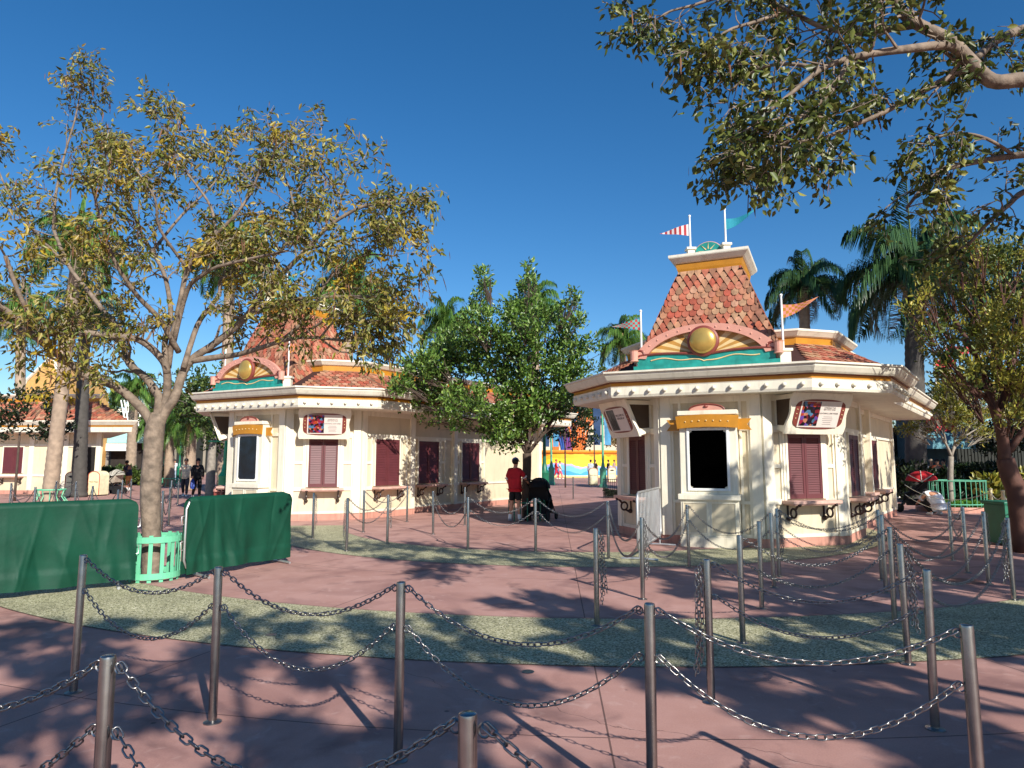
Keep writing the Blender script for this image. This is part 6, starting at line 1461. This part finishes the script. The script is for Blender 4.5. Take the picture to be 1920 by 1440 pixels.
# strollers ---------------------------------------------------------
def stroller(base, face, label, canopy='#0e0e10', seat='#0e0e10', frame_='#151517', stripes=None, s=1.0, basket=True):
    t = thing('stroller', (base[0], base[1], 0), label, 'stroller'); c, sn = math.cos(face), math.sin(face)
    def X(x, y, z): return Vector((base[0]+s*(x*c+y*sn), base[1]+s*(-x*sn+y*c), s*z))
    fm = M('stroller frame '+frame_, frame_, .4); cm = M('canopy cloth '+canopy, canopy, .8, bump=.2); sm_ = M('seat cloth '+seat, seat, .85, var=.25, bump=.3)
    mb = MB()
    for x in (-.25, .25):
        mb.tube([X(x, -.5, 1.02), X(x, -.38, .98), X(x, .12, .48), X(x, .42, .16)], .016, 6); mb.tube([X(x, -.32, .14), X(x, -.1, .5), X(x, .02, .58)], .016, 6)
    mb.tube([X(-.25, -.5, 1.02), X(.25, -.5, 1.02)], .02, 6); mb.tube([X(-.25, .42, .16), X(.25, .42, .16)], .014, 6); mb.tube([X(-.25, -.32, .14), X(.25, -.32, .14)], .014, 6)
    mb.build('frame', fm, t, smooth=1)
    for x in (-.28, .28):
        for y, r in ((-.32, .14), (.42, .10)):
            w = MB(); rr = r; w.loft([[X(x+dx, y+q*math.cos(2*math.pi*i/20), rr+q*math.sin(2*math.pi*i/20)) for i in range(20)] for q, dx in ((rr*.6, -.02), (rr*.95, -.022), (rr, -.01), (rr, .01), (rr*.95, .022), (rr*.6, .02))]); w.build('wheel', rubber, t, smooth=.8)
    mb = MB(); out = [(-.30, .93), (-.18, .52), (.20, .44), (.30, .20), (.36, .18), (.30, .5), (-.08, .60), (-.20, .95)]
    n = len(out); a = [X(-.22, y, z) for y, z in out]; b = [X(.22, y, z) for y, z in out]; mb.add(a+b, [tuple(range(n)), tuple(range(2*n-1, n-1, -1))]+[(i, n+i, n+(i+1) % n, (i+1) % n) for i in range(n)])
    for x in (-.24, .20): mb.hexa([X(x, -.22, .5), X(x+.04, -.22, .5), X(x+.04, .2, .45), X(x, .2, .45), X(x, -.26, .85), X(x+.04, -.26, .85), X(x+.04, .15, .62), X(x, .15, .62)])
    mb.build('seat', sm_, t, bevel=.01)
    # canopy: ribbed half dome
    mb = MB(); rings = []; cen = (-.12, .80)
    for i in range(11):
        a = R(10+165*i/10); rr = .40; ring = []
        for q in range(13):
            b = math.pi*q/12; x = .27*math.cos(b); y = rr*math.sin(b)*math.cos(a)*-1; z = rr*math.sin(b)*math.sin(a); ring.append((x, cen[0]+y*.95, cen[1]+z*.72*(1-.03*(i % 2))))
        rings.append(ring)
    vs = [X(*p) for r_ in rings for p in r_]; inn = [X(p[0]*.97, cen[0]+(p[1]-cen[0])*.97, cen[1]+(p[2]-cen[1])*.97) for r_ in rings for p in r_]; m_ = len(vs)
    fs = [(i*13+q, i*13+q+1, (i+1)*13+q+1, (i+1)*13+q) for i in range(10) for q in range(12)]; mb.add(vs+inn, fs+[tuple(x+m_ for x in f[::-1]) for f in fs]+[(q, m_+q, m_+q+1, q+1) for q in range(12)]+[(130+q, 131+q, m_+131+q, m_+130+q) for q in range(12)])
    cn = mb.build('canopy', cm, t, smooth=.6)
    if stripes:
        mb = MB()
        for i in (2, 5, 8): mb.tube([X(p[0]*1.01, p[1], p[2]+.004) for p in rings[i]], .014, 5)
        mb.build('canopy_rib', M('pale piping', stripes, .7), cn)
    if basket: mb = MB(); mb.hexa([X(-.2, -.26, .18), X(.2, -.26, .18), X(.2, .26, .18), X(-.2, .26, .18), X(-.23, -.3, .36), X(.23, -.3, .36), X(.23, .3, .32), X(-.23, .3, .32)]); mb.build('basket', M('basket net', '#1a1a1e', .9), t)
    return t
# man in red with the black stroller
mp = G(966, 978)
hz = R(28)
def jersey(t, xf, j, k):
    mb = MB()
    for sg in (-1, 1):
        a = Vector(j['shL' if sg < 0 else 'shR']); b = Vector(j['elL' if sg < 0 else 'elR']); p, q = a.lerp(b, .86), a.lerp(b, .95); mb.tube([xf(p), xf(q)], [.082*k, .080*k], 12)
    mb.build('white_cuff', white, t, smooth=1)
person((mp.x, mp.y), hz, 'man seen from behind in red shirt, black shorts and blue cap pushing a black stroller', dict(elR=(.25, .10, 1.20), wrR=(.24, .32, 1.06), haR=(.22, .40, 1.04), elL=(-.25, .0, 1.15), wrL=(-.25, .14, .98), haL=(-.22, .22, .98), anL=(-.14, -.06, .09), toL=(-.18, .09, .035), knL=(-.12, .02, .49), anR=(.13, .02, .09), toR=(.17, .18, .035)),
       top=('#b00f1e', 'tee'), bottom=('#131315', 'shorts'), cap='#1c2452', h=1.69, near=True, bulk=1.14, extra=jersey, shoe=M('grey trainers', '#a8aaae', .6))
sp = G(1012, 976); stroller((sp.x+.04, sp.y+.1), R(20), 'black stroller pushed by the man in red', s=1.08)
# grey stroller with the woman leaning over it
p = G(240, 921); person((p.x, p.y), R(-75), 'woman in dark blue top and sunglasses bending over a grey stroller', dict(nb=(0, .12, 1.40), nk=(0, .16, 1.45), jaw=(0, .22, 1.50), sk=(0, .20, 1.585), tp=(0, .18, 1.65), che=(0, .07, 1.26), shL=(-.17, .12, 1.37), shR=(.17, .12, 1.37), elL=(-.2, .2, 1.12), wrL=(-.18, .42, 1.05), haL=(-.17, .5, 1.04), elR=(.2, .2, 1.12), wrR=(.18, .42, 1.05), haR=(.17, .5, 1.04)),
     top=('#161c38', 'tee'), bottom=('#c08a50', 'shorts'), hair='#15100e', h=1.7, skin=skin2)
p = G(213, 926); stroller((p.x, p.y), R(-75), 'grey beige stroller with a child blanket beside the cream bins', canopy='#9a9588', seat='#a89a88', stripes='#c8c4b8', s=1.1)
walkJ = dict(knL=(-.09, .16, .52), anL=(-.09, .22, .12), toL=(-.1, .37, .06), knR=(.1, -.06, .50), anR=(.1, -.32, .17), toR=(.1, -.22, .05), elL=(-.23, -.12, 1.15), wrL=(-.23, -.08, .92), haL=(-.23, -.05, .85), elR=(.23, .06, 1.15), wrR=(.22, .22, .96), haR=(.21, .27, .9))
def backpack(t, xf, j, k):
    mb = MB(); c = Vector(j['che'])+Vector((0, -.22, -.05)); pts = []
    mb.loft([[xf(c+Vector((x*w, y*d_, z))) for x, y in ((-1, -1), (1, -1), (1, 1), (-1, 1))] for w, d_, z in ((.12, .07, -.24), (.15, .10, -.2), (.15, .10, .08), (.11, .07, .18), (.05, .03, .2))]); mb.build('backpack', blackcloth, t, bevel=.01)
p = G(346, 932); person((p.x, p.y), R(160), 'person in pale shirt with black backpack walking left of the woman in black', {**walkJ}, top=('#c8bca4', 'tee'), bottom=('#2a2a34', 'long'), h=1.72, extra=backpack)
def bluebag(t, xf, j, k):
    mb = MB(); c = Vector(j['haR'])+Vector((0, 0, -.22)); mb.loft([[xf(c+Vector((x*w, y*d_, z))) for x, y in ((-1, -1), (1, -1), (1, 1), (-1, 1))] for w, d_, z in ((.05, .2, -.2), (.08, .24, -.1), (.06, .2, .12), (.01, .08, .22))]); mb.build('carrier_bag', M('blue bag', '#1f3f90', .6), t)
p = G(368, 937); person((p.x, p.y), R(150), 'woman in black striding with a blue bag before the farther booth', {**walkJ, 'anR': (.12, -.38, .2), 'toR': (.12, -.28, .06)}, top=('#0e0e10', 'long'), bottom=('#0d0d0f', 'long'), h=1.72, longhair=True, hair='#0f0c0b', extra=bluebag)
p = G(326, 903); person((p.x, p.y), R(180), 'small distant figure in white shirt between the green posts', None, top=('#c9cbd0', 'tee'), bottom=('#8fa0b0', 'long'), h=1.72)
p = G(1043, 899); person((p.x, p.y), R(95), 'person in red top and red trousers walking before the mural wall', walkJ, top=('#c0202c', 'long'), bottom=('#b82444', 'long'), hair='#b8402a', h=1.75)
p = G(1050, 899); person((p.x, p.y), R(100), 'person in pink and white walking beside the figure in red', walkJ, top=('#d8c8c0', 'tee'), bottom=('#c85a70', 'long'), hair='#5a3a2a', h=1.6)
for k, (px, Y, top, hair, lb) in enumerate([(1108, 52, '#a8b0b8', '#15110f', 'person in pale shirt standing left of the gap bins'), (1116, 54, '#15151a', '#100d0c', 'person in black standing behind the left gap bin'), (1141, 56, '#14141a', '#100d0c', 'person in black right of the banner lamp'), (1152, 60, '#8a8580', '#3a2a20', 'person in grey beside the booth corner far off')]):
    q = W(px, 900, Y); person((q.x, Y), R(40*k), lb, None, top=(top, 'tee'), bottom=('#22242c', 'long'), hair=hair, h=1.7)
for k, (px, Y, top, hair, lb) in enumerate([(1733, 29.3, '#b8c8d8', '#2a2018', 'shaded person in light blue shirt right of the dark palm trunk'), (1748, 29.6, '#6a6460', '#b09a80', 'shaded person with fair hair under the red sign'), (1759, 29.4, '#b8542c', '#2a1a14', 'shaded person in orange under the teal awning'), (1771, 29.8, '#4a3a78', '#1a1412', 'shaded person in purple left of the young tree trunk'), (1682, 30, '#4a4a4e', '#1a1614', 'shaded person in grey at the booth end'), (1695, 31, '#3a3a40', '#2a2018', 'shaded person in dark top left of the dark palm trunk')]):
    q = W(px, 900, Y); person((q.x, Y), R(170+20*k), lb, None, top=(top, 'tee'), bottom=('#23232b', 'long'), hair=hair, h=1.7)
# crouching person in white beside the red stroller
p = G(1757, 966)
crJ = dict(pel=(0, -.10, .30), bel=(0, -.06, .44), che=(0, .08, .60), nb=(0, .22, .64), nk=(0, .27, .64), jaw=(0, .36, .58), sk=(0, .37, .63), tp=(0, .38, .68), shL=(-.20, .16, .58), shR=(.20, .16, .58), elL=(-.28, .34, .38), wrL=(-.2, .5, .3), haL=(-.18, .56, .3), elR=(.26, .34, .36), wrR=(.2, .5, .3), haR=(.18, .56, .3),
           hpL=(-.11, -.08, .28), knL=(-.22, .26, .36), anL=(-.16, .02, .08), toL=(-.18, .17, .035), hpR=(.11, -.08, .28), knR=(.22, .26, .36), anR=(.16, .02, .08), toR=(.18, .17, .035))
person((p.x, p.y), R(-12), 'person in white shirt and black trousers crouching beside the red stroller', crJ, top=('#dcdee2', 'tee'), bottom=('#101012', 'long'), h=1.8, bulk=1.25, hair='#1a1412')
p = G(1722, 960); stroller((p.x, p.y), R(-60), 'black stroller with red canopy and white piping by the nearer booth end', canopy='#b81c24', stripes='#d8cfc8', s=1.2)
